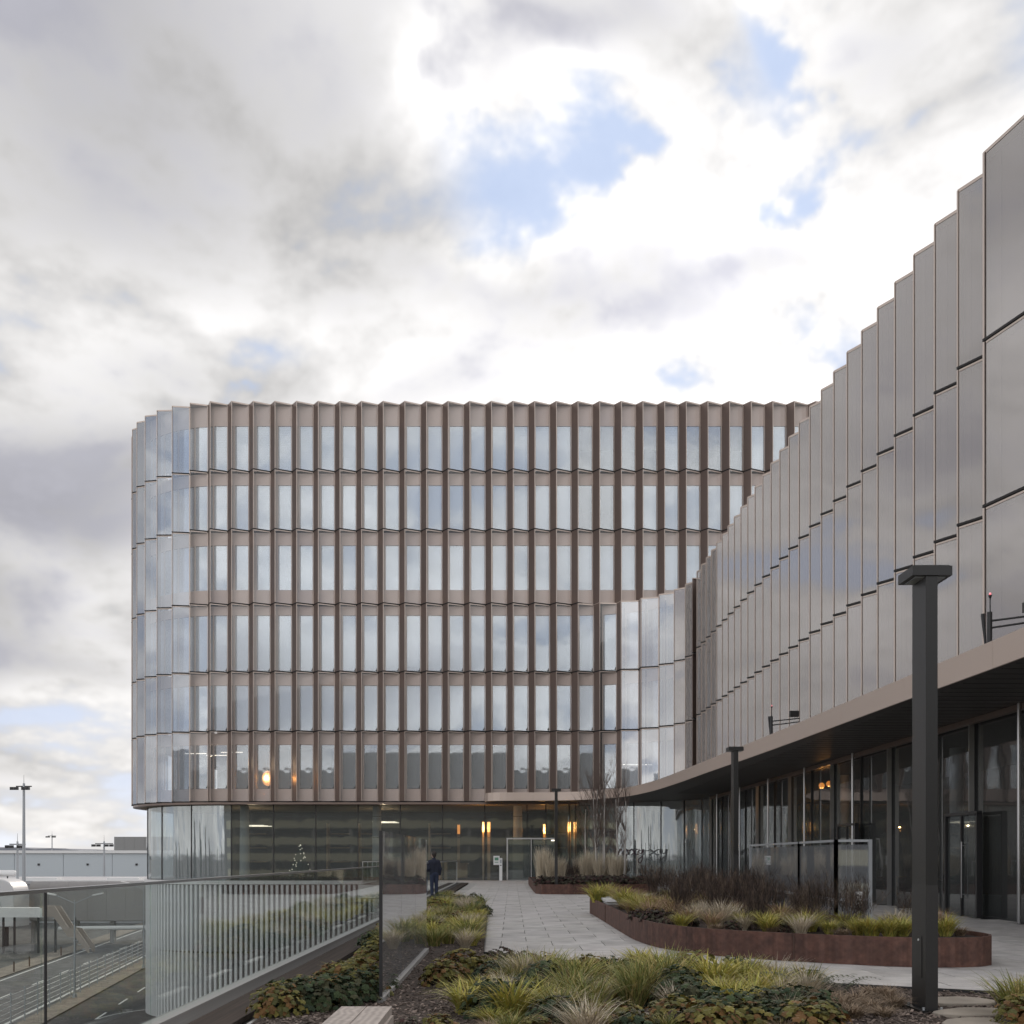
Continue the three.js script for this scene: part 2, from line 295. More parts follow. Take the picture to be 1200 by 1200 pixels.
// ---------------------------------------------------------------- main block
const officeBlock = thing('office_building', 'six storey block with folded bronze and glass facade and rounded corner', 'building', V(0, 0, 0));
{
  const high = tips(highPath, 20.5, false), low = tips(lowPath, 4.4, false);
  const open = new Set(['25,0', '26,0', '27,0', '28,0', '25,1', '26,1', '30,0', '31,0', '32,0', '36,0', '37,0']);
  facade(officeBlock, high, [0, 1, 2], (i, n) => open.has((i - 4) + ',' + n) ? 'open' : 'blind');
  facade(officeBlock, low, [3, 4, 5], (i, n) => n === 5 ? 'open' : 'blind');
  const tEndHigh = highPath.L - 8, tEndLow = lowPath.s[0].L + lowPath.s[1].L + lowPath.s[2].L;
  const backHigh = [[26, 100], [-27, 100]], backLow = [[4.5, 100], [-27, 100]];
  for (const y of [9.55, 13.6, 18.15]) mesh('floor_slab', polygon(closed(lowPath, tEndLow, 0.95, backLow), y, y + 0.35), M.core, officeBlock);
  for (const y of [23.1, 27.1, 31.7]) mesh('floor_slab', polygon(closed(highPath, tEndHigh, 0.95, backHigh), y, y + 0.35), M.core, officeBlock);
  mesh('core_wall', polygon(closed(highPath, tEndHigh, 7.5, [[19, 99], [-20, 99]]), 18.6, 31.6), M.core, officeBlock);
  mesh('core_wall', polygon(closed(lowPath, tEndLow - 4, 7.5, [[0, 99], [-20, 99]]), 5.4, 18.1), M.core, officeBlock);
  mesh('rear_wall', polygon([[-27.2, 98.4], [26, 98.4], [26, 98.8], [-27.2, 98.8]], 5.35, 31.65), M.core, officeBlock);
  mesh('side_wall', polygon([[-27.9, 88], [-27.4, 88], [-27.4, 98.3], [-27.9, 98.3]], 5.35, 32.1), M.bronze, officeBlock);
  mesh('lobby_side_wall', polygon([[-25.5, 80.5], [-25.2, 80.5], [-25.2, 98], [-25.5, 98]], 0.01, 5.13), M.lobbyWall, officeBlock);
  mesh('soffit', polygon(closed(lowPath, tEndLow, 0.62, backLow), 5.14, 5.3), M.ceiling, officeBlock);
  mesh('soffit_edge', polygon([...closed(lowPath, tEndLow, 0.1, []), ...closed(lowPath, tEndLow, 0.61, []).reverse()], 5.12, 5.25), M.bronze, officeBlock);
  // ground floor: lobby behind tall panes
  mesh('lobby_floor', polygon(closed(glassPath, glassPath.s[0].L + glassPath.s[1].L + glassPath.s[2].L, 0.02, [[5.3, 100], [-26, 100]]), -0.3, 0.004), M.floorDark, officeBlock);
  mesh('lobby_wall', polygon([[-25.1, 85], [4.5, 85], [4.5, 85.3], [-25.1, 85.3]], 0.01, 5.13), M.lobbyWall, officeBlock);
  mesh('base_rail', polygon([...closed(glassPath, glassPath.s[0].L + glassPath.s[1].L + 10.6, -0.16, []), ...closed(glassPath, glassPath.s[0].L + glassPath.s[1].L + 10.6, 0.1, []).reverse()], -0.28, -0.02), M.white, officeBlock);
  for (const [x, d] of [[-18.6, 74.2], [-9.5, 75], [0.4, 74.4], [9.2, 76]]) mesh('column', cyl(0.36, 0.3, 5.12, x, 0.01, -d, 20), M.column, officeBlock);
  for (const x of [-21, -14.5, -12, -6.5, 2.6, 7]) mesh('lobby_shelf', [box(0.08, 4.2, 1.2, x, 2.12, -84.2), box(1.6, 0.06, 0.7, x + 0.85, 1.2, -84.3), box(1.6, 0.06, 0.7, x + 0.85, 2.3, -84.3), box(1.6, 0.06, 0.7, x + 0.85, 3.4, -84.3)], M.timber, officeBlock);
  mesh('reception_desk', [box(4.4, 1.05, 0.8, -5.6, 0.53, -81), box(4.6, 0.06, 0.95, -5.6, 1.085, -81)], M.timber, officeBlock);
}
function panesAlong(root, path, t0, t1, width, y0, y1, mat, mullion, paneName, skip) {
  let t = t0, i = 0;
  while (t < t1 - 0.4) {
    const e = Math.min(t + width, t1), n = 8, pos = [], uv = [], idx = [];
    if (!skip?.(i, t, e)) {
      for (let k = 0; k <= n; k++) { const s = lerp(t + 0.02, e - 0.02, k / n), [x, d] = path.at(s); pos.push(x, y0, -d, x, y1, -d); uv.push(s, y0, s, y1); if (k < n) idx.push(2 * k, 2 * k + 2, 2 * k + 1, 2 * k + 1, 2 * k + 2, 2 * k + 3); }
      const g = new THREE.BufferGeometry(); g.setAttribute('position', new THREE.Float32BufferAttribute(pos, 3)); g.setAttribute('uv', new THREE.Float32BufferAttribute(uv, 2)); g.setIndex(idx); g.computeVertexNormals();
      mesh(paneName, g, mat, root);
    }
    const [mx, md] = path.at(t), [nx, nd] = path.at(Math.min(t + 0.05, path.L)), a = Math.atan2(nd - md, nx - mx);
    mullion?.(mx, md, a, i); t = e; i++;
  }
}
{
  const a = glassPath.s[0].L + glassPath.s[1].L, startStraight = a + (-16.2 + 19.5);
  const mull = (x, d, r) => mesh('mullion', box(0.06, 5.12, 0.12, 0, 2.57, -0.02).rotateY(r).translate(x, 0, -d), M.darkMetal, officeBlock);
  panesAlong(officeBlock, glassPath, startStraight - 2.87 * 7, startStraight - 2.87, 2.87, 0.01, 5.12, M.curvedGlass, mull, 'lobby_pane');
  panesAlong(officeBlock, glassPath, startStraight - 2.87, startStraight, 2.87, 0.01, 5.12, M.lobbyGlass, mull, 'lobby_pane');
  panesAlong(officeBlock, glassPath, startStraight, startStraight + 2.87 * 8 - 1.2, 2.87, 0.01, 5.12, M.lobbyGlass, mull, 'lobby_pane', (i) => false);
  for (const y of [2.9, 4.35]) for (let k = 0; k < 7; k++) mesh('transom', box(2.76, 0.035, 0.05, -16.2 + 2.87 * k + 1.435, y, -72.56), M.darkMetal, officeBlock);
  // entrance: steel portal with a sliding door
  const door = mesh('door', [box(0.09, 2.86, 0.24, -0.32, 1.44, -72.05), box(0.09, 2.86, 0.24, 2.95, 1.44, -72.05), box(3.18, 0.09, 0.24, 1.315, 2.825, -72.05), box(0.05, 2.76, 0.12, 1.3, 1.39, -72.05), box(3.18, 0.03, 0.24, 1.315, 0.02, -72.05)], M.steel, officeBlock);
  mesh('door_leaf', box(1.5, 2.7, 0.03, 0.5, 1.39, -72.06), M.lobbyGlass, door); mesh('door_leaf', box(1.5, 2.7, 0.03, 2.12, 1.39, -72.06), M.lobbyGlass, door);
  mesh('sensor_light', box(0.22, 0.08, 0.06, 2.75, 2.7, -71.9), cool, door);
}
// white vertical slats of the lower storeys
{
  const t1 = glassPath.s[0].L + glassPath.s[1].L + 10.6;
  mesh('lower_wall', polygon([...closed(glassPath, t1, 0.35, []), ...closed(glassPath, t1, 0.65, []).reverse()], -9.6, -0.3), std([0.15, 0.15, 0.155], 0.8), officeBlock);
  mesh('lower_ledge', polygon([...closed(glassPath, t1, -0.05, []), ...closed(glassPath, t1, 0.4, []).reverse()], -4.95, -4.86), M.dark, officeBlock);
  mesh('lower_end_wall', box(0.75, 9.28, 0.5, -9.1, -4.95, -72.6), M.whiteSlat, officeBlock);
  const slat = box(0.17, 9.28, 0.24, 0, -4.95, 0), solid = box(0.47, 9.28, 0.12, 0, -4.95, 0);
  for (let t = glassPath.s[0].L - 4, k = 0; t < t1 - 0.5; t += 0.35, k++) {
    const [x, d] = glassPath.at(t), [x2, d2] = glassPath.at(t + 0.05), curved = t < glassPath.s[0].L + 3.2;
    const m = mesh('slat', curved ? solid : slat, M.whiteSlat, officeBlock); m.position.set(x, 0, -d); m.rotation.y = Math.atan2(d2 - d, x2 - x);
  }
}

// ---------------------------------------------------------------- low wing with its canopy
const wing = thing('wing_building', 'three storey wing of slanted mirror glass panels above a deep canopy', 'building', V(0, 0, 0));
{
  const all = tips(lowPath, 0, true), from = all.findIndex(([x, d]) => x > 4.4), pts = all.slice(from).filter(([, d]) => d > 64.6), near = [];
  const wl = ([x, d], k) => { const L = Math.hypot(WING_X[1] - WING_X[0], 64.93 - NEAR), ux = (WING_X[1] - WING_X[0]) / L, ud = (NEAR - 64.93) / L; return [x + ux * k, d + ud * k]; }, tip0 = [WING_X[0] + (WING_X[1] - WING_X[0]) * (64.93 - 25.75) / (64.93 - NEAR), 25.75];
  for (let k = -26; k < 8; k += k < 0 ? 1 : 2) near.push(wl(tip0, k * STEP));
  facade(wing, near, [3, 4, 5], () => 'backed');
  facade(wing, pts, [3, 4, 5], (i, n) => i < 3 ? (n === 3 ? 'blind' : n === 4 && i < 2 ? 'blind' : 'open') : i < 5 ? 'open' : 'backed');
  const inner = [[4.6, 72.5], [6.6, 72.1], [8.8, 71.2], [10.6, 69.8], [11.7, 67.8], [12.05, 65.3], [12.35, NEAR + 0.4], [30, NEAR + 0.4], [30, 71.2], [26, 72.5]];
  for (const y of [9.55, 13.6, 18.15]) mesh('floor_slab', polygon(inner, y, y + 0.35), M.core, wing);
  mesh('core_wall', polygon([[9, 79], [14.5, 75], [16.5, 66], [17, NEAR + 1], [29, NEAR + 1], [29, 79]], 5.4, 18.1), M.core, wing);
  mesh('end_wall', box(18.4, 13.2, 0.3, 20.8, 11.9, -(NEAR - 0.1)), M.bronze, wing);
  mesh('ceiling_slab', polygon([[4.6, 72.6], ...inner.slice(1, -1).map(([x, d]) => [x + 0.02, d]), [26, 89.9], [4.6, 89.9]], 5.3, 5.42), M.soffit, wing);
  mesh('cafe_floor', polygon([[5.3, 72.48], [8, 71.9], [10.3, 70.4], [11.9, 68], [12.3, 65.5], [12.45, NEAR], [28, NEAR], [28, 86], [5.3, 86]], -0.3, 0.004), M.floorDark, wing);
  mesh('cafe_rear_wall', polygon([[4.6, 85], [20.3, 85], [20.3, 85.3], [4.6, 85.3]], 0.01, 5.29), M.lobbyWall, wing);
  mesh('rear_wall', polygon([[4.7, 90], [29.9, 90], [29.9, 90.3], [4.7, 90.3]], 5.44, 18.1), M.core, wing);
  mesh('party_wall', polygon([[29.6, NEAR + 1], [29.9, NEAR + 1], [29.9, 89.9], [29.6, 89.9]], 5.44, 18.1), M.core, wing);
  mesh('cafe_wall', polygon([[20, NEAR], [20.3, NEAR], [20.3, 85], [20, 85]], 0.01, 5.28), M.lobbyWall, wing);
  mesh('cafe_end_wall', polygon([[12.5, NEAR], [20, NEAR], [20, NEAR + 0.3], [12.5, NEAR + 0.3]], 0.01, 5.28), M.lobbyWall, wing);
  for (const d of [30, 36, 48, 57]) mesh('column', cyl(0.22, 0.22, 5.26, 15, 0.01, -d, 16), M.column, wing);
  for (const [x, d] of [[16.5, 28], [16.5, 33], [16.2, 41], [16.6, 46], [16, 53]]) {
    mesh('cafe_table', [cyl(0.4, 0.4, 0.04, x, 0.72, -d, 16), cyl(0.03, 0.03, 0.72, x, 0.01, -d), cyl(0.22, 0.22, 0.02, x, 0.01, -d, 16)], M.timber, wing);
  }
  // glazing
  const s0 = glassPath.s[0].L + glassPath.s[1].L + (5.3 + 19.5) - 3.0, arcEnd = glassPath.s[0].L + glassPath.s[1].L + glassPath.s[2].L + glassPath.s[3].L;
  panesAlong(wing, glassPath, s0, arcEnd, 2.0, 0.01, 5.28, M.curvedGlass, (x, d, r, i) => mesh('mullion', box(0.05, 5.27, 0.12, 0, 2.645, -0.02).rotateY(r).translate(x, 0, -d), M.darkMetal, wing), 'glazing_pane');
  panesAlong(wing, glassPath, arcEnd, glassPath.L, 3.08, 0.01, 5.28, M.cafeGlass, (x, d, r, i) => {
    mesh('mullion', box(0.07, 5.27, 0.14, 0, 2.645, -0.02).rotateY(r).translate(x, 0, -d), M.darkMetal, wing);
    if (i % 2) { mesh('steel_fin', bar(V(x - 0.32, 0.01, d), V(x - 0.32, 5.27, d), 0.045, 0.045, 10), M.steel, wing); }
    else mesh('steel_fin', box(0.14, 5.27, 0.025, x - 0.12, 2.645, -d), M.steel, wing);
  }, 'glazing_pane');
  mesh('head_rail', box(0.16, 0.14, 53, 12.2, 5.19, -38.6).rotateY(0), M.bronze, wing);
  for (const d of [27.6, 37.4]) {
    const door = mesh('door', [box(0.14, 2.72, 0.08, 12.08, 1.37, -d), box(0.14, 2.72, 0.08, 12.08, 1.37, -(d + 2)), box(0.14, 0.08, 2.08, 12.08, 2.75, -(d + 1)), box(0.1, 2.68, 0.06, 12.08, 1.35, -(d + 1))], M.darkMetal, wing);
    for (const k of [0.5, 1.5]) mesh('door_leaf', box(0.02, 2.66, 0.86, 12.08, 1.35, -(d + k)), M.cafeGlass, door);
    mesh('door_handle', [bar(V(11.99, 0.5, d + 0.85), V(11.99, 2.0, d + 0.85), 0.018), bar(V(11.99, 0.6, d + 0.85), V(12.06, 0.6, d + 0.85), 0.012), bar(V(11.99, 1.9, d + 0.85), V(12.06, 1.9, d + 0.85), 0.012)], M.steel, door);
  }
  // canopy
  const edge = new THREE.CatmullRomCurve3([[9.5, NEAR], [9.38, 20], [9.22, 25], [8.88, 37], [8.5, 46], [8.2, 54], [7.75, 60], [6.9, 64.6], [5.4, 67.6], [3.4, 69.1], [1, 69.5], [-0.5, 69.5], [-1.25, 69.68], [-1.65, 70.15], [-1.75, 71.2]].map(([x, d]) => V(x, 0, d)), false, 'centripetal');
  const E = edge.getSpacedPoints(150).map((p) => [p.x, -p.z]);
  const mid = closed(lowPath, lowPath.L, 0.62, []).filter(([x, d]) => x > -1.8 || d < 60).reverse();
  const under = [...E, [-1.75, 72.3], [4.5, 72.3], [8, 71.6], [10.4, 69.9], [11.85, 67.6], [12.2, 65.4], [12.36, NEAR]];
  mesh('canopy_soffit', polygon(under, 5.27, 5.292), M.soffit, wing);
  mesh('canopy_roof', polygon([...E.map(([x, d]) => [x + 0.03, d + 0.02]), ...mid.reverse()], 5.70, 5.74), M.bronze, wing);
  const per = 10;
  for (let i = 0; i + 1 < E.length; i += per) {
    const seg = E.slice(i, Math.min(i + per + 1, E.length)), out = [], inn = [];
    seg.forEach(([x, d], k) => { const a = seg[Math.max(0, k - 1)], b = seg[Math.min(seg.length - 1, k + 1)], L = Math.hypot(b[0] - a[0], b[1] - a[1]), nx = (b[1] - a[1]) / L, nd = -(b[0] - a[0]) / L; const e = k === 0 ? 0.004 : k === seg.length - 1 ? -0.004 : 0, px = x + (b[0] - a[0]) / L * e, pd = d + (b[1] - a[1]) / L * e; out.push([px - 0.05 * nx, pd - 0.05 * nd]); inn.push([px, pd]); });
    mesh('fascia_panel', metric(polygon([...out, ...inn.reverse()], 5.25, 5.79)), M.champagne, wing);
  }
  for (let d = NEAR + 1; d < 62; d += 0.6) mesh('soffit_joint', box(2.6, 0.006, 0.015, 10.85, 5.266, -d), M.gap, wing);
}

// ---------------------------------------------------------------- ground, roads, hills
const GROUND = -9.6;
struct('ground', new THREE.PlaneGeometry(9000, 9000).rotateX(-PI / 2).translate(0, GROUND, -3000), std([0.2, 0.195, 0.185], 1));
{
  const hr = rng(3);
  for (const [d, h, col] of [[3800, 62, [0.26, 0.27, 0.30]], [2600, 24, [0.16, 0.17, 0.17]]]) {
    const sh = [[-3200, 0]]; for (let x = -3200; x <= 600; x += 60) sh.push([x, h * (0.55 + 0.45 * fbm(x * 0.0011, d, 0.5, 4) * 1.6 + 0.1 * hr())]); sh.push([600, 0]);
    const g = new THREE.ExtrudeGeometry(new THREE.Shape(sh.map(([a, b]) => new THREE.Vector2(a, b))), { depth: 400, bevelEnabled: false }).translate(0, GROUND, -d - 400);
    struct('hills', g, std(col, 1));
  }
}
// roads run along the direction (-0.155, 1) in plan
const RD = (x0, d) => x0 - 0.155 * (d - 85);
function strip(x0, w, d0, d1, y, mat, name, parent) { const p = [[RD(x0, d0) - w / 2, d0], [RD(x0, d0) + w / 2, d0], [RD(x0, d1) + w / 2, d1], [RD(x0, d1) - w / 2, d1]]; return [metric(polygon(p, GROUND + y - 0.004, GROUND + y)), mat, name, parent]; }
const road = struct('road', strip(-29.8, 10.4, 40, 260, 0.012, M.asphalt)[0], M.asphalt);
const accessRoad = struct('access_road', strip(-40.2, 9.4, 40, 300, 0.012, M.asphaltPale)[0], M.asphaltPale);
for (let d = 66; d < 150; d += 7.4) mesh('lane_marking', strip(-30.45, 0.16, d, d + 3.2, 0.02)[0], M.paint, road);
for (let d = 66; d < 170; d += 9) mesh('lane_marking', strip(-40.6, 0.16, d, d + 3.4, 0.02)[0], M.paint, accessRoad);
mesh('edge_line', strip(-36.0, 0.18, 60, 240, 0.02)[0], M.paint, accessRoad); mesh('edge_line', strip(-44.4, 0.2, 60, 280, 0.02)[0], M.paint, accessRoad);
{ const c = []; for (let i = 0; i < 14; i++) { const a0 = PI * (0.5 + i / 28), a1 = PI * (0.5 + (i + 1) / 28); c.push(metric(polygon([[a0, 5.6], [a1, 5.6], [a1, 5.44], [a0, 5.44]].map(([a, r]) => [-24.4 + Math.cos(a) * r * 0.75, 73.5 + Math.sin(a) * r]), GROUND + 0.016, GROUND + 0.02))); } mesh('turning_line', c, M.paint, road); }
const verge = struct('verge', strip(-34.25, 1.7, 40, 260, 0.13)[0], M.verge);
struct('apron', strip(-56, 21, 40, 400, 0.006)[0], std([0.13, 0.128, 0.125], 0.95, { map: T.asphalt }));
struct('pavement', strip(-46.3, 2.6, 60, 280, 0.1)[0], M.verge);

{ // fence on the verge: posts and wires
  const f = thing('mesh_fence', 'grey steel fence of posts and horizontal wires on the roadside verge', 'fence', V(0, 0, 0));
  for (let d = 66; d < 160; d += 3) mesh('post', box(0.07, 2.3, 0.07, RD(-34.9, d), GROUND + 0.13 + 1.15, -d), M.galvanised, f);
  for (const h of [0.35, 0.7, 1.05, 1.4, 1.75, 2.1]) mesh('rail', bar(V(RD(-34.9, 66), GROUND + 0.13 + h, 66), V(RD(-34.9, 159), GROUND + 0.13 + h, 159), 0.022, 0.022, 5), M.galvanised, f);
}
const postSpots = [82, 86, 90, 94, 98, 103, 108, 114, 120, 126];
let bollard0;
postSpots.forEach((d, i) => {
  const p = V(RD(-45.3, d), GROUND + 0.1, d);
  if (!bollard0) { bollard0 = thing('bollard', 'short rusty steel bollard on the pavement along the access road', 'bollard', p, 0, 'bollards along the access road'); mesh('shaft', cyl(0.07, 0.07, 0.95, 0, 0, 0, 8), std([0.12, 0.07, 0.05], 0.8), bollard0); mesh('cap', new THREE.SphereGeometry(0.075, 8, 5).translate(0, 0.95, 0), M.darkMetal, bollard0); }
  else copy(bollard0, p);
});
function streetLamp(label, x, d, h, arms) {
  const t = thing('street_lamp', label, 'street lamp', V(x, GROUND + 0.13, d));
  mesh('pole', cyl(0.1, 0.05, h, 0, 0, 0, 8), M.galvanised, t); mesh('base', cyl(0.2, 0.16, 0.3, 0, 0, 0, 8), M.galvanised, t);
  for (const s of arms) { mesh('arm', bar(new THREE.Vector3(0, h - 0.3, 0), new THREE.Vector3(s * 1.5, h + 0.35, 0), 0.035), M.galvanised, t); mesh('lamp_head', box(0.8, 0.1, 0.28, 0, 0, 0).rotateZ(s * 0.2).translate(s * 1.85, h + 0.43, 0), M.white, t); }
}
streetLamp('two armed street lamp standing on the roadside verge beside the fence', RD(-34.6, 84), 84, 7.7, [-1, 1]);
streetLamp('single armed street lamp leaning over the road behind the slatted wall', -36.6, 106, 8.1, [-1]);

{ // airport buildings
  const c = thing('elevated_corridor', 'long grey elevated corridor on concrete legs beside the access road', 'building', V(0, 0, 0));
  const prof = new THREE.Shape(); prof.moveTo(0, -6.6); prof.lineTo(0, -2.5); prof.quadraticCurveTo(0.1, -1.6, 1.2, -1.55); prof.lineTo(5.2, -1.55); prof.lineTo(5.2, -6.6); prof.quadraticCurveTo(2.6, -7, 0, -6.6);
const claddingA = std([0.30, 0.285, 0.275], 0.6), claddingB = std([0.285, 0.272, 0.262], 0.6);
  for (let k = 0; k < 13; k++) mesh('wall_panel', new THREE.ExtrudeGeometry(prof, { depth: 2.46, bevelEnabled: false, curveSegments: 6 }).rotateY(PI / 2).translate(-62 + k * 2.48, 0, -137), k % 3 ? claddingA : claddingB, c);
  mesh('roof_edge', box(32, 0.16, 0.5, -46, -1.5, -138.2), M.white, c);
  for (const x of [-62, -56.5, -51.8, -47.6, -41]) mesh('leg', [box(0.55, 3, 0.7, x, GROUND + 1.5, -138.5)], M.concrete, c);
  mesh('pipe', [bar(V(-58, -7.6, 136.6), V(-36, -7.3, 136.6), 0.28, 0.28, 10)], M.white, c);
  const e = thing('corridor_head', 'white rounded end cabin of the elevated corridor with a dark window', 'building', V(0, 0, 0));
  const p2 = new THREE.Shape(); p2.moveTo(-67.5, -7); p2.lineTo(-67.5, -1.3); p2.lineTo(-63.3, -1.3); p2.quadraticCurveTo(-61.6, -1.35, -61.5, -3); p2.lineTo(-61.5, -6.9); p2.closePath();
  mesh('shell', new THREE.ExtrudeGeometry(p2, { depth: 4, bevelEnabled: true, bevelSize: 0.15, bevelThickness: 0.15, bevelSegments: 2 }).translate(0, 0, -135.5), std([0.62, 0.62, 0.62], 0.4), e);
  mesh('window', box(2.2, 1.5, 0.1, -66.0, -4.4, -131.25), M.black, e); mesh('awning', new THREE.CylinderGeometry(0.9, 0.9, 2.6, 14, 1, false, 0, PI).rotateZ(PI / 2).translate(-66, -3.6, -131.3), M.galvanised, e); mesh('hatch', box(0.4, 0.5, 0.06, -63.2, -4.2, -131.32), M.galvanised, e);
  for (const x of [-66.6, -63]) mesh('leg', box(0.35, 2.8, 0.35, x, GROUND + 1.4, -133), M.darkMetal, e);
  const s = thing('stair_tower', 'white and beige covered outdoor staircase leading down from the elevated corridor', 'staircase', V(0, 0, 0));
  const dS = 124, P = (x, y) => PX(x, y, dS), beige = std([0.36, 0.31, 0.27], 0.6);
  mesh('landing', [box(5.4, 1.1, 1.7, P(26, 0).x, P(0, 1069).y, -dS)], M.white, s);
  { const o = [[50, 1061], [68, 1062], [84, 1087], [93, 1088], [108, 1109], [108, 1116], [106, 1116], [92, 1098], [83, 1097], [66, 1074], [50, 1074]].map(([x, y]) => P(x, y));
    for (const z of [-dS + 0.75, -dS - 0.85]) mesh('balustrade', new THREE.ExtrudeGeometry(new THREE.Shape(o.map((p) => new THREE.Vector2(p.x, p.y))), { depth: 0.08, bevelEnabled: false }).translate(0, 0, z), beige, s); }
  for (let k = 0; k < 9; k++) { const q = k / 8; mesh('step', box(0.34, 0.05, 1.4, lerp(P(66, 0).x, P(105, 0).x, q), lerp(P(0, 1076).y, P(0, 1117).y, q), -dS), M.galvanised, s); }
  for (const x of [4, 17, 45, 65, 88]) mesh('leg', box(0.2, P(0, 1075).y - GROUND, 0.2, P(x, 0).x, (P(0, 1075).y + GROUND) / 2, -dS), M.darkMetal, s);
  const h = thing('terminal_hall', 'long low pale blue terminal hall with a white roof behind the corridor', 'building', V(0, 0, 0));
  const wall = std([0.50, 0.545, 0.57], 0.5);
  for (let k = 0; k < 17; k++) { const w = mesh('wall_panel', box(11.9, 12, 1, -200 + k * 12, GROUND + 6, -262), wall, h); mesh('vent', box(0.5, 0.5, 0.2, 4 - 200 + k * 12 - 4, GROUND + 9.3, -261.4), M.darkMetal, w); }
  mesh('roof', box(206, 0.7, 60, -104, GROUND + 12.4, -291), std([0.74, 0.74, 0.73], 0.5), h);
  const l = thing('service_shed', 'low grey service roof with white skylights in front of the terminal hall', 'building', V(0, 0, 0));
  mesh('wall', box(130, 6.6, 40, -95, GROUND + 3.3, -200), std([0.33, 0.33, 0.34], 0.7), l);
  mesh('roof_band', box(130.4, 0.5, 40.4, -95, GROUND + 6.86, -200), std([0.44, 0.44, 0.45], 0.6), l);
  for (let k = 0; k < 8; k++) mesh('skylight', box(5.5, 0.55, 2.2, -150 + k * 14, GROUND + 7.38, -182), M.white, l);
  const b = thing('hangar', 'plain grey box hangar standing beyond the terminal hall', 'building', V(0, 0, 0));
  for (let k = 0; k < 9; k++) mesh('cladding_panel', box(4.4, 20, 0.6, -173 + k * 4.45, GROUND + 10, -470), std([0.27, 0.27, 0.265], 0.7), b);
  mesh('body', box(40, 19.6, 40, -155.2, GROUND + 9.8, -490.4), std([0.27, 0.27, 0.265], 0.7), b);
  const jet = thing('parked_aircraft', 'tiny white aircraft parked before the terminal hall', 'aircraft', V(-92, GROUND + 7.15, 190), 0.2);
  { const fus = new THREE.CapsuleGeometry(0.55, 6, 4, 8).rotateZ(PI / 2).translate(0, 1.1, 0); mesh('fuselage', fus, M.white, jet); mesh('fin', box(1, 1.6, 0.12, -2.9, 2, 0), M.white, jet); mesh('wing', box(1.2, 0.1, 7, 0.2, 0.9, 0), M.white, jet); mesh('gear', [cyl(0.12, 0.12, 0.7, 2, 0, 0, 6), cyl(0.12, 0.12, 0.7, -0.6, 0, 0.8, 6), cyl(0.12, 0.12, 0.7, -0.6, 0, -0.8, 6)], M.darkMetal, jet); }
}
function mast(label, px, top, d, arms, base = GROUND, r = 0.32) {
  const p = PX(px, top, d), t = thing('floodlight_mast', label, 'mast', V(p.x, base, d)), h = p.y - base;
  mesh('pole', cyl(r, r * 0.55, h, 0, 0, 0, 8), M.galvanised, t);
  const w = arms; mesh('crossarm', box(w * 2, 0.18, 0.18, 0, h - 0.5, 0), M.darkMetal, t);
  for (const x of [-1, -0.45, 0.45, 1]) mesh('floodlight', box(w * 0.42, 0.5, 0.5, x * w, h - 0.9, 0.1).rotateX(0.06), M.darkMetal, t);
  mesh('aerial', cyl(0.04, 0.02, 1.4, 0, h, 0, 5), M.darkMetal, t);
}
mast('tallest grey floodlight mast rising behind the white corridor cabin', 28, 918, 178, 1.3, GROUND + 0, 0.36);
mast('short floodlight mast with twin heads beside the tallest mast', 20.5, 986, 186, 1.4, GROUND + 0, 0.3);
mast('thin distant floodlight mast standing above the terminal roof', 61, 978, 420, 1.6);
mast('floodlight mast in front of the grey box hangar', 122, 986, 240, 2.0);

// ---------------------------------------------------------------- terrace
const FRONT_BED = [[-2.45, 4.4], [-2.45, 40.6], [-0.72, 32.6], [-0.45, 17.2], [0.6, 16.0], [1.6, 15.2], [2.6, 14.2], [3.6, 13.1], [4.4, 12.7], [5.6, 12.1], [8.5, 11.0], [8.5, 4.4]];
const arcPts = (cx, cd, r, a0, a1, n = 8) => Array.from({ length: n + 1 }, (_, i) => { const a = lerp(a0, a1, i / n); return [cx + Math.cos(a) * r, cd + Math.sin(a) * r]; });
const rounded = (pts, n) => new THREE.CatmullRomCurve3(pts.map(([x, d]) => V(x, 0, d)), true, 'centripetal').getSpacedPoints(n).slice(0, -1).map((p) => [p.x, -p.z]);
const BIG = rounded([[2.2, 30.2], [2.22, 29.6], [2.27, 26], [2.31, 22.5], [2.38, 20.2], [2.58, 18.75], [3.05, 17.55], [3.9, 16.6], [4.8, 15.95], [5.6, 15.5], [6.3, 15.38], [6.9, 15.55], [7.2, 16.0], [7.25, 16.7], [6.9, 18.6], [6.4, 21.5], [6.3, 26], [6.5, 30.4], [6.2, 31.3], [5.2, 31.7], [3.4, 31.4], [2.5, 30.9]], 110);
const FAR = [[0.95, 62], [0.98, 50], [1.02, 46.2], [1.25, 45.4], [2.4, 45.2], [4.6, 45.35], [6.0, 46.2], [6.6, 48.5], [6.6, 57], [5.5, 62]];
const TERRACE = [[-3.45, 2.5], [-3.45, 63.5], [-9.0, 63.5], [-9.0, 72.3], [5.3, 72.4], [8, 71.8], [10.3, 70.3], [11.8, 67.9], [12.2, 65.4], [12.33, NEAR], [20, NEAR], [20, 2.5]];
const terrace = struct('terrace', polygon(TERRACE, -0.9, -0.05), M.joint);
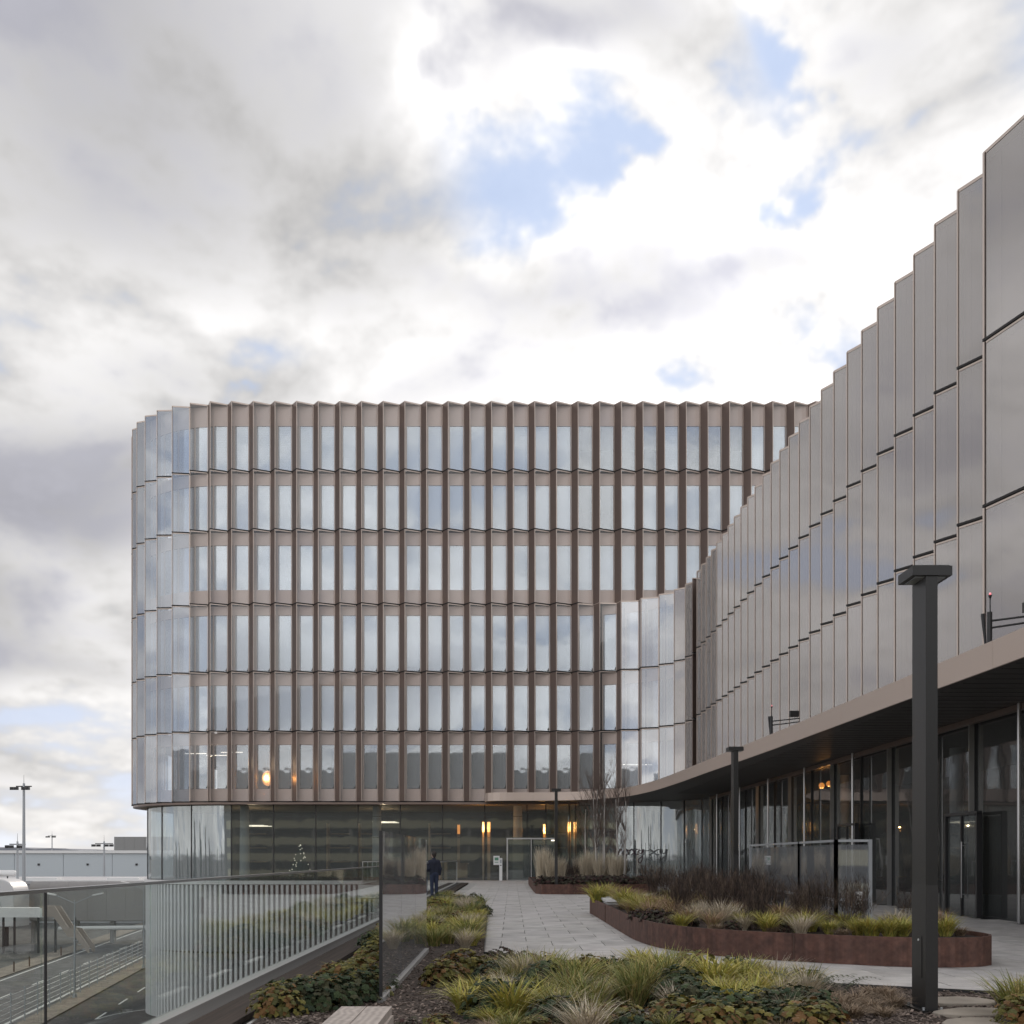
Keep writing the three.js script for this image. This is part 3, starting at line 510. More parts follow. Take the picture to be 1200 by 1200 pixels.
{
  const SW = 0.94, SD = 1.0, gap = 0.014, far = [], list = [], sr = rng(8);
  const proto = metric(box(SW - gap, 0.05, SD - gap * 0.7, 0, -0.025, 0));
  for (let r = 0; r < 62; r++) for (let c = -11; c < 22; c++) {
    const d = 10.7 + r * SD, x = -0.2 + c * SW + (r % 2) * SW / 2;
    if (x > 12.33 || x - SW / 2 < (d > 64 ? -8.9 : -3.0) || d > 72) continue;
    const edgeX = 12.3 - (d > 65.4 ? (d - 65.4) : 0);
    if (x + SW / 2 > edgeX + 0.5) continue;
    if ([FRONT_BED, BIG, FAR].some((q) => [[-1, -1], [1, -1], [1, 1], [-1, 1]].every(([a, b]) => inside(q, x + a * SW / 2, d + b * SD / 2)))) continue;
    if (d > 43 && d < 66 && x > -4.0 && x < -3.3) continue;
    list.push([x, d, Math.floor(sr() * 6), 0.0025 * (sr() - 0.5)]);
  }
  list.sort((a, b) => a[1] - b[1]);
  list.forEach(([x, d, v, dy], i) => { if (i < 300) { const m = mesh('paving_slab', proto, M.slab[v], terrace); m.position.set(x, dy, -d); } else far.push([x, d, v, dy]); });
  for (let v = 0; v < 6; v++) { const g = far.filter((f) => f[2] === v).map(([x, d, , dy]) => proto.clone().translate(x, dy, -d)); const m = mesh('paving_slabs', mergeGeometries(g), M.slab[v], terrace); m.userData.kind = 'stuff'; }
  mesh('drain_grating', [box(0.5, 0.012, 22.5, -3.75, 0.007, -54.5), box(0.36, 0.012, 22.5, -3.14, 0.007, -54.5)], std([0.07, 0.072, 0.078], 0.6), terrace);
  mesh('edge_strip', box(0.42, 0.06, 62, -3.0 + 0.14, -0.01, -34), M.gravel, terrace);
}
mesh('edge_fascia', box(5.6, 0.8, 0.12, -6.2, -0.46, -63.44), M.white, terrace);
const bed = struct('planting_bed', metric(polygon(FRONT_BED, -0.04, 0.035)), M.soil);
mesh('edging', FRONT_BED.slice(1, 11).map(([x, d], i, a) => i + 1 < a.length ? beam(V(x, 0.02, d), V(a[i + 1][0], 0.02, a[i + 1][1]), 0.012, 0.1) : null).filter(Boolean), M.darkMetal, bed);
struct('gravel_strip', metric(polygon([[-1.36, 7.0], [-1.36, 19], [-0.62, 19], [-0.75, 13], [-0.9, 7.0]], 0.036, 0.042)), M.gravel);

function planter(name, label, outline, h, fill, seam) {
  const t = thing(name, label, 'planter', V(0, 0, 0));
  const n = outline.length, shrink = (k) => outline.map(([x, d], i) => { const a = outline[(i + n - 1) % n], b = outline[(i + 1) % n], L = Math.hypot(b[0] - a[0], b[1] - a[1]); return [x - (b[1] - a[1]) / L * k, d + (b[0] - a[0]) / L * k]; });
  const inn = shrink(0.04);
  const s = new THREE.Shape(outline.map(([x, d]) => new THREE.Vector2(x, d))); s.holes.push(new THREE.Path(inn.map(([x, d]) => new THREE.Vector2(x, d))));
  mesh('steel_wall', metric(new THREE.ExtrudeGeometry(s, { depth: h, bevelEnabled: false }).rotateX(-PI / 2).translate(0, 0.002, 0)), M.corten, t);
  mesh('soil', metric(polygon(shrink(0.05), fill - 0.2, fill)), M.gravel, t);
  for (const [x, d] of seam) mesh('weld_seam', box(0.012, h - 0.02, 0.012, x, h / 2, -d), std([0.09, 0.055, 0.04], 0.8), t);
  return t;
}
planter('corten_planter', 'large curved rust brown steel planter full of grasses beside the lamp post', BIG, 0.43, 0.37, [[2.262, 25.9], [4.3, 16.27], [5.95, 15.405]]);
planter('corten_planter', 'rust brown steel planter with birches and pale feather grass near the entrance', FAR, 0.42, 0.36, [[3.2, 45.25]]);
{ const l = tag(mesh('ledge_seat', [box(0.42, 0.06, 2.0, 2.62, 0.47, -28.4), box(0.34, 0.07, 1.8, 2.62, 0.405, -28.4)], M.white), 'white ledge seat set into the corner of the large rusty planter', 'ledge'); }

// ---------------------------------------------------------------- balustrade, glass screen, bench
{
  const b = thing('glass_balustrade', 'frameless glass balustrade with thin steel handrail along the terrace edge', 'balustrade', V(0, 0, 0));
  const X = -3.27, joints = [2.97, 5.19, 7.41, 9.65, 11.9, 14.1, 16.3, 18.5, 20.7, 22.9, 25.1, 27.3, 29.5, 31.7, 33.9, 36.1, 38.3, 40.5, 42.7, 44.9, 47.1, 49.3, 51.5, 53.7, 55.9, 58.1, 60.3, 62.9];
  for (let i = 0; i + 1 < joints.length; i++) mesh('pane', box(0.018, 1.3, joints[i + 1] - joints[i] - 0.012, X, 0.7, -(joints[i] + joints[i + 1]) / 2), M.clearGlass, b);
  mesh('base_channel', [box(0.16, 0.14, 60.2, X, 0.02, -33)], M.concrete, b);
  mesh('handrail', box(0.045, 0.025, 60.2, X, 1.362, -33), M.steel, b);
  for (const d of [7.41]) mesh('post', box(0.014, 1.3, 0.016, X + 0.03, 0.7, -d), M.darkMetal, b);
  const f = thing('glass_balustrade', 'short glass balustrade with slim posts where the terrace meets the lobby', 'balustrade', V(0, 0, 0));
  for (let i = 0; i < 4; i++) { const d = 63.6 + i * 2.2; mesh('pane', box(0.018, 1.2, 2.16, -8.9, 0.65, -(d + 1.1)), M.clearGlass, f); mesh('post', box(0.04, 1.3, 0.04, -8.9, 0.64, -d), M.steel, f); }
  for (let i = 0; i < 3; i++) { mesh('pane', box(1.84, 1.2, 0.018, -8.0 + i * 1.88, 0.65, -63.6), M.clearGlass, f); mesh('post', box(0.04, 1.3, 0.04, -7.05 + i * 1.88, 0.64, -63.6), M.steel, f); }
  mesh('handrail', [box(0.05, 0.03, 8.7, -8.9, 1.3, -67.95), box(5.6, 0.03, 0.05, -6.1, 1.303, -63.6)], M.steel, f);
  const s = thing('glass_screen', 'tall dark glass screen of three panes standing in the planting bed', 'screen', V(0, 0, 0));
  for (let i = 0; i < 3; i++) mesh('pane', box(0.02, 1.84, 1.985, -1.41, 0.96, -(11.5 + 2 * i + 1)), M.screenGlass, s);
  mesh('edge_post', box(0.035, 1.86, 0.03, -1.41, 0.95, -11.47), M.darkMetal, s);
  mesh('base_channel', box(0.09, 0.07, 6.1, -1.41, 0.06, -14.5), M.concrete, s);
  const w = thing('bench', 'low timber bench of two broad planks at the end of the glass screen', 'bench', V(0, 0, 0));
  for (const x of [-1.215, -1.018]) mesh('plank', metric(box(0.19, 0.06, 3.4, x, 0.42, -6.5)), M.bench, w);
  mesh('apron', metric(box(0.05, 0.36, 3.3, -0.93, 0.21, -6.5)), M.bench, w); mesh('end_panel', metric(box(0.36, 0.36, 0.05, -1.14, 0.21, -8.14)), M.bench, w);
  for (const d of [5.2, 7.9]) mesh('leg', box(0.3, 0.37, 0.08, -1.13, 0.2, -d), M.darkMetal, w);
}

// ---------------------------------------------------------------- lamp posts
function lampPost(label, x, d, y0) {
  const t = thing('lamp_post', label, 'lamp post', V(x, y0, d)), h = 4.49 - y0;
  mesh('upper_shaft', box(0.12, h - 1.32, 0.36, 0, 1.3 + (h - 1.32) / 2 - 0.02, 0), M.postPaint, t);
  mesh('lower_shaft', box(0.125, 1.28, 0.366, 0, 0.64, 0), std([0.028, 0.027, 0.027], 0.42), t);
  const head = mesh('lamp_head', [box(0.4, 0.095, 0.4, 0, h - 0.022, 0)], M.postPaint, t);
  mesh('lens', box(0.3, 0.012, 0.3, 0, h - 0.075, 0), M.galvanised, head);
  const door = mesh('access_door', box(0.006, 0.42, 0.14, -0.0655, 0.55, 0.02), std([0.026, 0.025, 0.025], 0.42), t);
  mesh('lock', new THREE.CylinderGeometry(0.012, 0.012, 0.012, 8).rotateZ(PI / 2).translate(-0.071, 0.72, 0.02), M.white, door);
  mesh('base_plate', box(0.24, 0.03, 0.46, 0, 0.012, 0), M.postPaint, t);
  for (const [a, b] of [[-1, -1], [1, -1], [-1, 1], [1, 1]]) mesh('bolt', cyl(0.014, 0.014, 0.03, a * 0.09, 0.026, b * 0.2, 6), M.galvanised, t);
  mesh('cap_plate', box(0.36, 0.012, 0.36, 0, h + 0.031, 0), M.darkMetal, t);
}
lampPost('square black lamp post rising from the mulch beside the stepping stones', 4.21, 10.88, 0.035);
lampPost('black lamp post standing on paving between the planter and the wing', 5.95, 28.5, 0.365);
lampPost('black lamp post standing among pale feather grass in the birch planter', 1.9, 45.9, 0.355);

function floodBracket(label, x, d) {
  const t = thing('floodlight_bracket', label, 'floodlight', V(x, 5.742, d));
  mesh('post', [cyl(0.05, 0.05, 0.8, 0, 0, 0, 10), cyl(0.13, 0.13, 0.02, 0, 0, 0, 12)], M.darkMetal, t);
  mesh('brace', bar(new THREE.Vector3(0.02, 0.03, -0.2), new THREE.Vector3(-0.03, 0.82, -0.25), 0.02, 0.04), M.darkMetal, t);
  mesh('arm', [bar(new THREE.Vector3(0, 0.62, 0), new THREE.Vector3(0.9, 0.68, 0.35), 0.022), bar(new THREE.Vector3(0, 0.48, 0), new THREE.Vector3(0.9, 0.56, 0.35), 0.022)], M.darkMetal, t);
  mesh('floodlight_head', box(0.3, 0.2, 0.2, 0.72, 0.84, 0.28), M.black, t);
  mesh('warning_rod', [cyl(0.012, 0.012, 0.32, 0.01, 0.8, 0, 6), cyl(0.02, 0.04, 0.06, 0.01, 1.08, 0, 8)], M.darkMetal, t);
  mesh('warning_light', new THREE.SphereGeometry(0.025, 8, 6).translate(0.01, 1.17, 0), lampMat(0xff3050, 0.6), t);
}
floodBracket('black floodlight bracket with red tip on the canopy by the tallest facade panel', 9.65, 21.55);
floodBracket('black floodlight bracket on the canopy roof above the wing glazing', 9.12, 37.5);

// ---------------------------------------------------------------- things by the entrance
{
  const t = thing('intercom_post', 'slim white intercom post beside the entrance door', 'intercom', V(-0.75, 0.006, 71.3));
  mesh('post', box(0.2, 1.5, 0.14, 0, 0.75, 0), M.white, t); mesh('panel', box(0.12, 0.24, 0.02, 0, 1.28, 0.075), M.galvanised, t); mesh('button', box(0.1, 0.06, 0.02, 0, 1.02, 0.078), M.black, t);
  const n = thing('notice', 'small white and green notice stuck on the lobby glass', 'notice', V(-1.05, 1.05, 72.38));
  mesh('sheet', box(0.42, 0.62, 0.01, 0, 0.3, 0), M.white, n); mesh('print', [box(0.26, 0.2, 0.004, 0, 0.4, 0.0075), box(0.26, 0.05, 0.004, 0, 0.18, 0.0075)], std([0.12, 0.3, 0.2], 0.6), n);
  const sp = [[-1.95, 73.6, 4.0, 0], [-1.6, 73.65, 4.0, 1], [3.95, 73.6, 4.0, 2], [4.35, 73.7, 4.0, 3], [2.4, 79, 4.0, 4], [-4.0, 80, 3.2, 5]];
  let p0;
  for (const [x, d, h, i] of sp) {
    const lab = 'warm lit timber light column inside the lobby behind the glass';
    if (!p0) { p0 = thing('light_column', lab, 'lamp', V(x, 0.008, d), 0, 'light columns in the lobby'); mesh('shaft', box(0.2, h - 0.7, 0.2, 0, (h - 0.7) / 2, 0), M.timber, p0); mesh('lamp_head', box(0.2, 0.7, 0.2, 0, h - 0.36, 0), warm, p0); }
    else copy(p0, V(x, 0.008, d));
    if (i % 2 === 0) lamp(x, h - 0.4, d - 0.4, 4);
  }
  // tree of small lights and a lit lettered panel behind the lobby glass
  const tr = thing('light_tree', 'small dark tree covered in white light dots inside the lobby', 'light tree', V(-15.1, 0.008, 76));
  mesh('cone', new THREE.ConeGeometry(0.75, 2.0, 10).translate(0, 1.5, 0), std([0.03, 0.05, 0.035], 0.9), tr); mesh('stem', cyl(0.07, 0.07, 0.52, 0, 0, 0, 6), M.timber, tr);
  const lr = rng(6), dots = []; for (let i = 0; i < 34; i++) { const y = lr(), a = lr() * 6.28, r = 0.76 * (1 - y) + 0.02; dots.push(new THREE.IcosahedronGeometry(0.035, 0).translate(Math.cos(a) * r, 0.52 + y * 1.95, Math.sin(a) * r)); }
  mesh('light_dots', dots, lampMat(0xfff0d8, 1.0), tr).userData.kind = 'stuff';
  for (const [x, y, d, lab] of [[-19, 3.9, 78, 'row of warm strip lights under the lobby ceiling near the rounded corner'], [-9.5, 4.2, 79, 'row of warm strip lights under the lobby ceiling above the reception desk']]) {
    const s = thing('strip_light', lab, 'lamp', V(x, y, d)); for (let k = 0; k < 3; k++) { mesh('tube', box(1.7, 0.05, 0.06, 0, 0, -k * 1.3), cool, s); mesh('hanger', [cyl(0.01, 0.01, 5.1 - y, -0.7, 0.02, -k * 1.3, 4), cyl(0.01, 0.01, 5.1 - y, 0.7, 0.02, -k * 1.3, 4)], M.darkMetal, s); }
    lamp(x, y - 0.3, d, 5, 0xffe0b8);
  }
  const pd = thing('pendant_lamp', 'large glowing amber pendant lamp behind the lowest office windows', 'lamp', V(-16.8, 7.0, 73.4));
  mesh('shade', new THREE.SphereGeometry(0.42, 14, 10).scale(1, 1.25, 1), lampMat(0xffa040, 0.9), pd); mesh('cord', cyl(0.015, 0.015, 1.9, 0, 0.5, 0, 5), M.darkMetal, pd); lamp(-16.8, 7.0, 72.8, 5);
  let c0;
  for (const [x, d, y, n] of [[-22.4, 75.5, 8.9, 0], [-20.8, 75.2, 8.75, 1], [-19.6, 74.6, 8.9, 2], [8.1, 74, 8.0, 3], [9.0, 74.2, 8.0, 4]]) {
    if (!c0) { c0 = thing('strip_light', 'warm ceiling strip light inside the lowest office storey', 'lamp', V(x, y, d), 0, 'strip lights in the lowest offices'); mesh('tube', box(1.5, 0.05, 0.07, 0, 0, 0), cool, c0); mesh('hanger', [cyl(0.01, 0.01, 0.5, -0.6, 0.02, 0, 4), cyl(0.01, 0.01, 0.5, 0.6, 0.02, 0, 4)], M.darkMetal, c0); }
    else copy(c0, V(x, y, d));
  }
  lamp(-21, 8.3, 75.3, 7, 0xffe0b8);
  // cafe globes behind the wing glazing
  let g0;
  for (const [x, d] of [[13.5, 46.5], [13.5, 45.4]]) {
    if (!g0) { g0 = thing('globe_lamp', 'small amber globe lamp hanging inside the wing glazing', 'lamp', V(x, 4.7, d), 0, 'globe lamps in the wing'); mesh('globe', new THREE.SphereGeometry(0.13, 12, 8), warm, g0); mesh('cord', cyl(0.012, 0.012, 0.46, 0, 0.12, 0, 5), M.darkMetal, g0); }
    else copy(g0, V(x, 4.7, d));
    lamp(x, 4.45, d, 0.6);
  }
  // hand-drawn lettering on the curved glazing: strokes of tube
  const sg = thing('lettering_sign', 'dark plum handwritten lettering fixed to the curved glazing', 'sign', V(7.75, 1.7, 70.6), -0.42);
  const stroke = (name, pts, r = 0.035) => mesh(name, new THREE.TubeGeometry(new THREE.CatmullRomCurve3(pts.map(([x, y]) => new THREE.Vector3(x, y, 0))), pts.length * 8, r, 6), std([0.05, 0.015, 0.03], 0.4), sg);
  stroke('letter_m', [[-1.0, 0.0], [-0.92, 0.45], [-0.8, 0.3], [-0.74, 0.02], [-0.64, 0.42], [-0.52, 0.36], [-0.48, 0.04]]);
  stroke('letter_o', [[-0.16, 0.36], [-0.32, 0.3], [-0.36, 0.1], [-0.22, 0.0], [-0.06, 0.14], [-0.14, 0.36], [0.05, 0.3]]);
  stroke('letter_x', [[0.05, 0.3], [0.2, 0.36], [0.36, 0.16], [0.5, 0.02], [0.62, 0.08]]); stroke('letter_x', [[0.12, 0.0], [0.28, 0.12], [0.46, 0.34], [0.6, 0.4]]);
  stroke('letter_y', [[0.68, 0.42], [0.7, 0.16], [0.86, 0.12], [0.96, 0.42], [0.94, 0.0], [0.84, -0.42], [0.68, -0.5], [0.64, -0.3], [0.9, -0.08]]);
  for (let k = 0; k < 5; k++) mesh('small_letter', box(0.08, 0.12, 0.02, -0.5 + k * 0.17, -0.3, 0), M.white, sg);
}
{ // galvanised wind screens between planter and wing
  const ws = thing('wind_screen', 'galvanised steel framed glass wind screen behind the dark grasses', 'screen', V(0, 0, 0));
  const seg = (x0, d0, x1, d1) => {
    for (const [x, d] of [[x0, d0], [x1, d1]]) mesh('post', box(0.07, 1.95, 0.07, x, 0.98, -d), M.galvanised, ws);
    const n = [[1.93, 0.05], [0.72, 0.035], [0.08, 0.05]]; for (const [y, h] of n) mesh('rail', beam(V(x0, y, d0), V(x1, y, d1), 0.04, h), M.galvanised, ws);
    mesh('pane', beam(V(x0, 1.3, d0), V(x1, 1.3, d1), 0.01, 1.1), M.screenGlass, ws); mesh('pane', beam(V(x0, 0.4, d0), V(x1, 0.4, d1), 0.01, 0.56), M.screenGlass, ws);
  };
  seg(6.98, 31.2, 6.82, 25.3); seg(6.82, 25.3, 6.68, 22.0); seg(6.68, 22.0, 7.35, 21.9);
  const mk = thing('marker_post', 'short post with speckled white pattern among the planter grasses', 'post', V(6.05, 0.37, 18.6));
  mesh('shaft', box(0.1, 0.62, 0.05, 0, 0.31, 0), M.white, mk); const kr = rng(4), sp = []; for (let i = 0; i < 22; i++) sp.push(box(0.03, 0.025, 0.004, (kr() - 0.5) * 0.07, 0.04 + kr() * 0.54, 0.027)); mesh('speckles', sp, M.black, mk).userData.kind = 'stuff';
}

// ---------------------------------------------------------------- plants
function geo(pos, col) { const g = new THREE.BufferGeometry(); g.setAttribute('position', new THREE.Float32BufferAttribute(pos, 3)); g.setAttribute('color', new THREE.Float32BufferAttribute(col, 3)); g.computeVertexNormals(); return g; }
const leafMat = new THREE.MeshPhysicalMaterial({ vertexColors: true, roughness: 0.75, side: THREE.DoubleSide, transmission: 0.22, thickness: 0, specularIntensity: 0.5 });
const dryMat = new THREE.MeshStandardMaterial({ vertexColors: true, roughness: 0.85, side: THREE.DoubleSide });
function grass({ n, h, r0 = 0.06, lean = 0.5, droop = 0.5, w = 0.008, cols, seed, seg = 4 }) {
  const r = rng(seed), pos = [], col = [];
  for (let i = 0; i < n; i++) {
    const a = r() * 6.283, b = r() * 6.283, q = Math.sqrt(r()) * r0, L = h * (0.55 + 0.45 * r()), le = lean * (0.15 + r()), dr = droop * (0.4 + r()), tw = a + PI / 2 + (r() - 0.5) * 1.2, c = cols[Math.floor(r() * cols.length)], v = 0.75 + r() * 0.5;
    const P = []; for (let k = 0; k <= seg; k++) { const t = k / seg, out = L * (le * t + dr * t * t) * 0.75, up = L * (t - 0.42 * dr * t * t * t - 0.12 * le * t); P.push([Math.cos(b) * q + Math.cos(a) * out, Math.max(0.0, up), Math.sin(b) * q + Math.sin(a) * out, w * (1 - t * t * 0.92) * (0.7 + 0.6 * v / 1.25)]); }
    for (let k = 0; k < seg; k++) {
      const A = P[k], B = P[k + 1], s = Math.sin(tw), cc = Math.cos(tw);
      const p = [[A[0] - cc * A[3], A[1], A[2] - s * A[3]], [A[0] + cc * A[3], A[1], A[2] + s * A[3]], [B[0] - cc * B[3], B[1], B[2] - s * B[3]], [B[0] + cc * B[3], B[1], B[2] + s * B[3]]];
      for (const m of [0, 1, 2, 2, 1, 3]) { pos.push(...p[m]); col.push(c[0] * v, c[1] * v, c[2] * v); }
    }
  }
  return geo(pos, col);
}
function leaves({ n, r, h, leaf, cols, seed, lobes = 5, flat = 0.5 }) {
  const q = rng(seed), pos = [], col = [], up = new THREE.Vector3(0, 1, 0);
  for (let i = 0; i < n; i++) {
    const a = q() * 6.283, e = Math.acos(1 - q() * 0.97), k = 0.62 + 0.42 * q(), c = new THREE.Vector3(Math.cos(a) * Math.sin(e) * r * k, Math.cos(e) * h * k + 0.02, Math.sin(a) * Math.sin(e) * r * k);
    const nrm = new THREE.Vector3(c.x / r, c.y / h + flat, c.z / r).add(new THREE.Vector3(q() - 0.5, q() - 0.5, q() - 0.5).multiplyScalar(1.1)).normalize();
    const t = new THREE.Vector3().crossVectors(nrm, Math.abs(nrm.y) > 0.95 ? new THREE.Vector3(1, 0, 0) : up).normalize(), b = new THREE.Vector3().crossVectors(nrm, t), s = leaf * (0.6 + 0.7 * q()), sp = q() * 6.28;
    const cc = cols[Math.floor(q() * cols.length)], v = 0.75 + 0.5 * q(), rim = [], N = lobes * 2;
    for (let m = 0; m <= N; m++) { const an = sp + m / N * 6.283, rr = s * (m % 2 ? 0.78 : 1); rim.push(c.clone().addScaledVector(t, Math.cos(an) * rr).addScaledVector(b, Math.sin(an) * rr).addScaledVector(nrm, -rr * rr / s * 0.32 + (m % 2 ? 0.1 : 0) * s)); }
    for (let m = 0; m < N; m++) for (const p of [c, rim[m], rim[m + 1]]) { pos.push(p.x, p.y, p.z); col.push(cc[0] * v, cc[1] * v, cc[2] * v); }
  }
  return geo(pos, col);
}
function fern(seed) {
  const q = rng(seed), pos = [], col = [];
  for (let f = 0; f < 13; f++) {
    const a = f / 13 * 6.283 + q() * 0.4, L = 0.5 + q() * 0.25, ca = Math.cos(a), sa = Math.sin(a), v = 0.8 + q() * 0.4, P = (t) => [ca * L * (0.25 * t + 0.6 * t * t), L * (0.95 * t - 0.55 * t * t * t), sa * L * (0.25 * t + 0.6 * t * t)];
    for (let k = 1; k < 15; k++) { const t = k / 15, p = P(t), w = 0.13 * Math.sin(PI * Math.min(1, t * 0.85 + 0.15)) , d = 0.012; for (const s of [-1, 1]) { const tip = [p[0] - sa * w * s + ca * 0.03, p[1] - w * 0.25, p[2] + ca * w * s + sa * 0.03]; for (const g of [[p[0] - ca * d, p[1], p[2] - sa * d], [p[0] + ca * d, p[1], p[2] + sa * d], tip]) { pos.push(...g); col.push(0.075 * v, 0.09 * v, 0.045 * v); } } }
  }
  return geo(pos, col);
}
function twigs({ n, h, r0, cols, seed, w = 0.004 }) {
  const q = rng(seed), pos = [], col = [];
  const quad = (a, b, ww, c) => { const d = [b[0] - a[0], b[2] - a[2]], L = Math.hypot(...d) || 1, ox = -d[1] / L * ww, oz = d[0] / L * ww; for (const p of [[a[0] - ox, a[1], a[2] - oz], [a[0] + ox, a[1], a[2] + oz], [b[0], b[1], b[2]], [a[0], a[1] - ww, a[2]], [a[0], a[1] + ww, a[2]], [b[0], b[1], b[2]]]) { pos.push(...p); col.push(...c); } };
  for (let i = 0; i < n; i++) {
    const a = q() * 6.283, b = q() * 6.283, k = Math.sqrt(q()) * r0, L = h * (0.6 + 0.4 * q()), le = 0.1 + 0.75 * q() * q(), cc = cols[Math.floor(q() * cols.length)], v = 0.7 + 0.6 * q(), c = cc.map((x) => x * v);
    const base = [Math.cos(b) * k, 0, Math.sin(b) * k], top = [base[0] + Math.cos(a) * L * le, L, base[2] + Math.sin(a) * L * le], m = [lerp(base[0], top[0], 0.5), L * 0.53, lerp(base[2], top[2], 0.5)];
    quad(base, m, w * 1.3, c); quad(m, top, w, c);
    for (let s = 0; s < 5; s++) { const t = 0.45 + 0.5 * q(), st = [lerp(base[0], top[0], t), L * t, lerp(base[2], top[2], t)], e = q() * 6.283, l = 0.07 + 0.12 * q(); quad(st, [st[0] + Math.cos(e) * l * 0.7, st[1] + l, st[2] + Math.sin(e) * l * 0.7], w, c); }
  }
  return geo(pos, col);
}
const C = {
  lime: [[0.52, 0.463, 0.104], [0.423, 0.419, 0.104], [0.6, 0.493, 0.156], [0.325, 0.329, 0.091]],
  green: [[0.234, 0.254, 0.072], [0.312, 0.304, 0.1], [0.176, 0.203, 0.064], [0.507, 0.406, 0.172]],
  blond: [[0.54, 0.46, 0.34], [0.45, 0.38, 0.28], [0.6, 0.53, 0.41]],
  dry: [[0.299, 0.218, 0.149], [0.38, 0.287, 0.196], [0.23, 0.172, 0.115]],
  pink: [[0.397, 0.253, 0.184], [0.476, 0.329, 0.23], [0.317, 0.253, 0.115], [0.397, 0.341, 0.115]],
  wine: [[0.07, 0.04, 0.035], [0.10, 0.055, 0.045], [0.06, 0.05, 0.035], [0.12, 0.08, 0.06]],
  leafDark: [[0.044, 0.069, 0.035], [0.062, 0.088, 0.037], [0.075, 0.075, 0.037]],
  leafOlive: [[0.175, 0.161, 0.042], [0.227, 0.193, 0.049], [0.122, 0.121, 0.042], [0.21, 0.113, 0.042]],
  leafWine: [[0.052, 0.029, 0.025], [0.075, 0.037, 0.032], [0.046, 0.04, 0.029], [0.086, 0.081, 0.052]],
  brownTwig: [[0.06, 0.042, 0.036], [0.085, 0.06, 0.05], [0.045, 0.035, 0.03], [0.17, 0.125, 0.09]],
};
const KIND = {
  yellow_grass_tuft: { make: (s) => grass({ n: 230, h: 0.46, r0: 0.08, lean: 0.75, droop: 0.75, w: 0.0075, cols: C.lime, seed: s }), mat: leafMat, part: 'blades', cat: 'grass tuft' },
  sedge: { make: (s) => grass({ n: 230, h: 0.52, r0: 0.1, lean: 0.6, droop: 0.55, w: 0.006, cols: C.green, seed: s }), mat: leafMat, part: 'blades', cat: 'sedge' },
  straw_grass_tuft: { make: (s) => grass({ n: 260, h: 0.52, r0: 0.06, lean: 0.7, droop: 0.5, w: 0.0035, cols: C.blond, seed: s }), mat: dryMat, part: 'blades', cat: 'grass tuft' },
  brown_tussock: { make: (s) => grass({ n: 320, h: 0.27, r0: 0.07, lean: 1.0, droop: 0.9, w: 0.0035, cols: C.dry, seed: s }), mat: dryMat, part: 'blades', cat: 'grass tuft' },
  russet_grass_tuft: { make: (s) => grass({ n: 260, h: 0.55, r0: 0.08, lean: 0.7, droop: 0.55, w: 0.0045, cols: C.pink, seed: s }), mat: dryMat, part: 'blades', cat: 'grass tuft' },
  feather_grass_clump: { make: (s) => grass({ n: 320, h: 1.65, r0: 0.2, lean: 0.22, droop: 0.12, w: 0.008, cols: C.blond, seed: s }), mat: dryMat, part: 'stalks', cat: 'tall grass' },
  brown_shrub: { make: (s) => twigs({ n: 75, h: 1.0, r0: 0.2, cols: C.brownTwig, seed: s, w: 0.0042 }), mat: dryMat, part: 'twigs', cat: 'shrub' },
  leafy_perennial: { make: (s) => leaves({ n: 330, r: 0.36, h: 0.32, leaf: 0.038, cols: C.leafDark, seed: s }), mat: leafMat, part: 'leaves', cat: 'plant' },
  olive_perennial: { make: (s) => leaves({ n: 280, r: 0.34, h: 0.32, leaf: 0.042, cols: C.leafOlive, seed: s }), mat: leafMat, part: 'leaves', cat: 'plant' },
  wine_perennial: { make: (s) => leaves({ n: 240, r: 0.32, h: 0.28, leaf: 0.042, cols: C.leafWine, seed: s }), mat: leafMat, part: 'leaves', cat: 'plant' },
  fern: { make: fern, mat: leafMat, part: 'fronds', cat: 'fern' },
};
for (const k in KIND) KIND[k].geos = [1, 2, 3, 4, 5].map((s) => KIND[k].make(s * 37 + k.length));
const gr = rng(17);
function plant(kind, x, d, y, s, label, group) {
  const K = KIND[kind], t = thing(kind, label, K.cat, V(x, y - 0.01, d), gr() * 6.28, group);
  t.scale.set(s * (0.9 + gr() * 0.2), s * (0.88 + gr() * 0.24), s * (0.9 + gr() * 0.2));
  mesh(K.part, K.geos[Math.floor(gr() * 5)], K.mat, t);
}
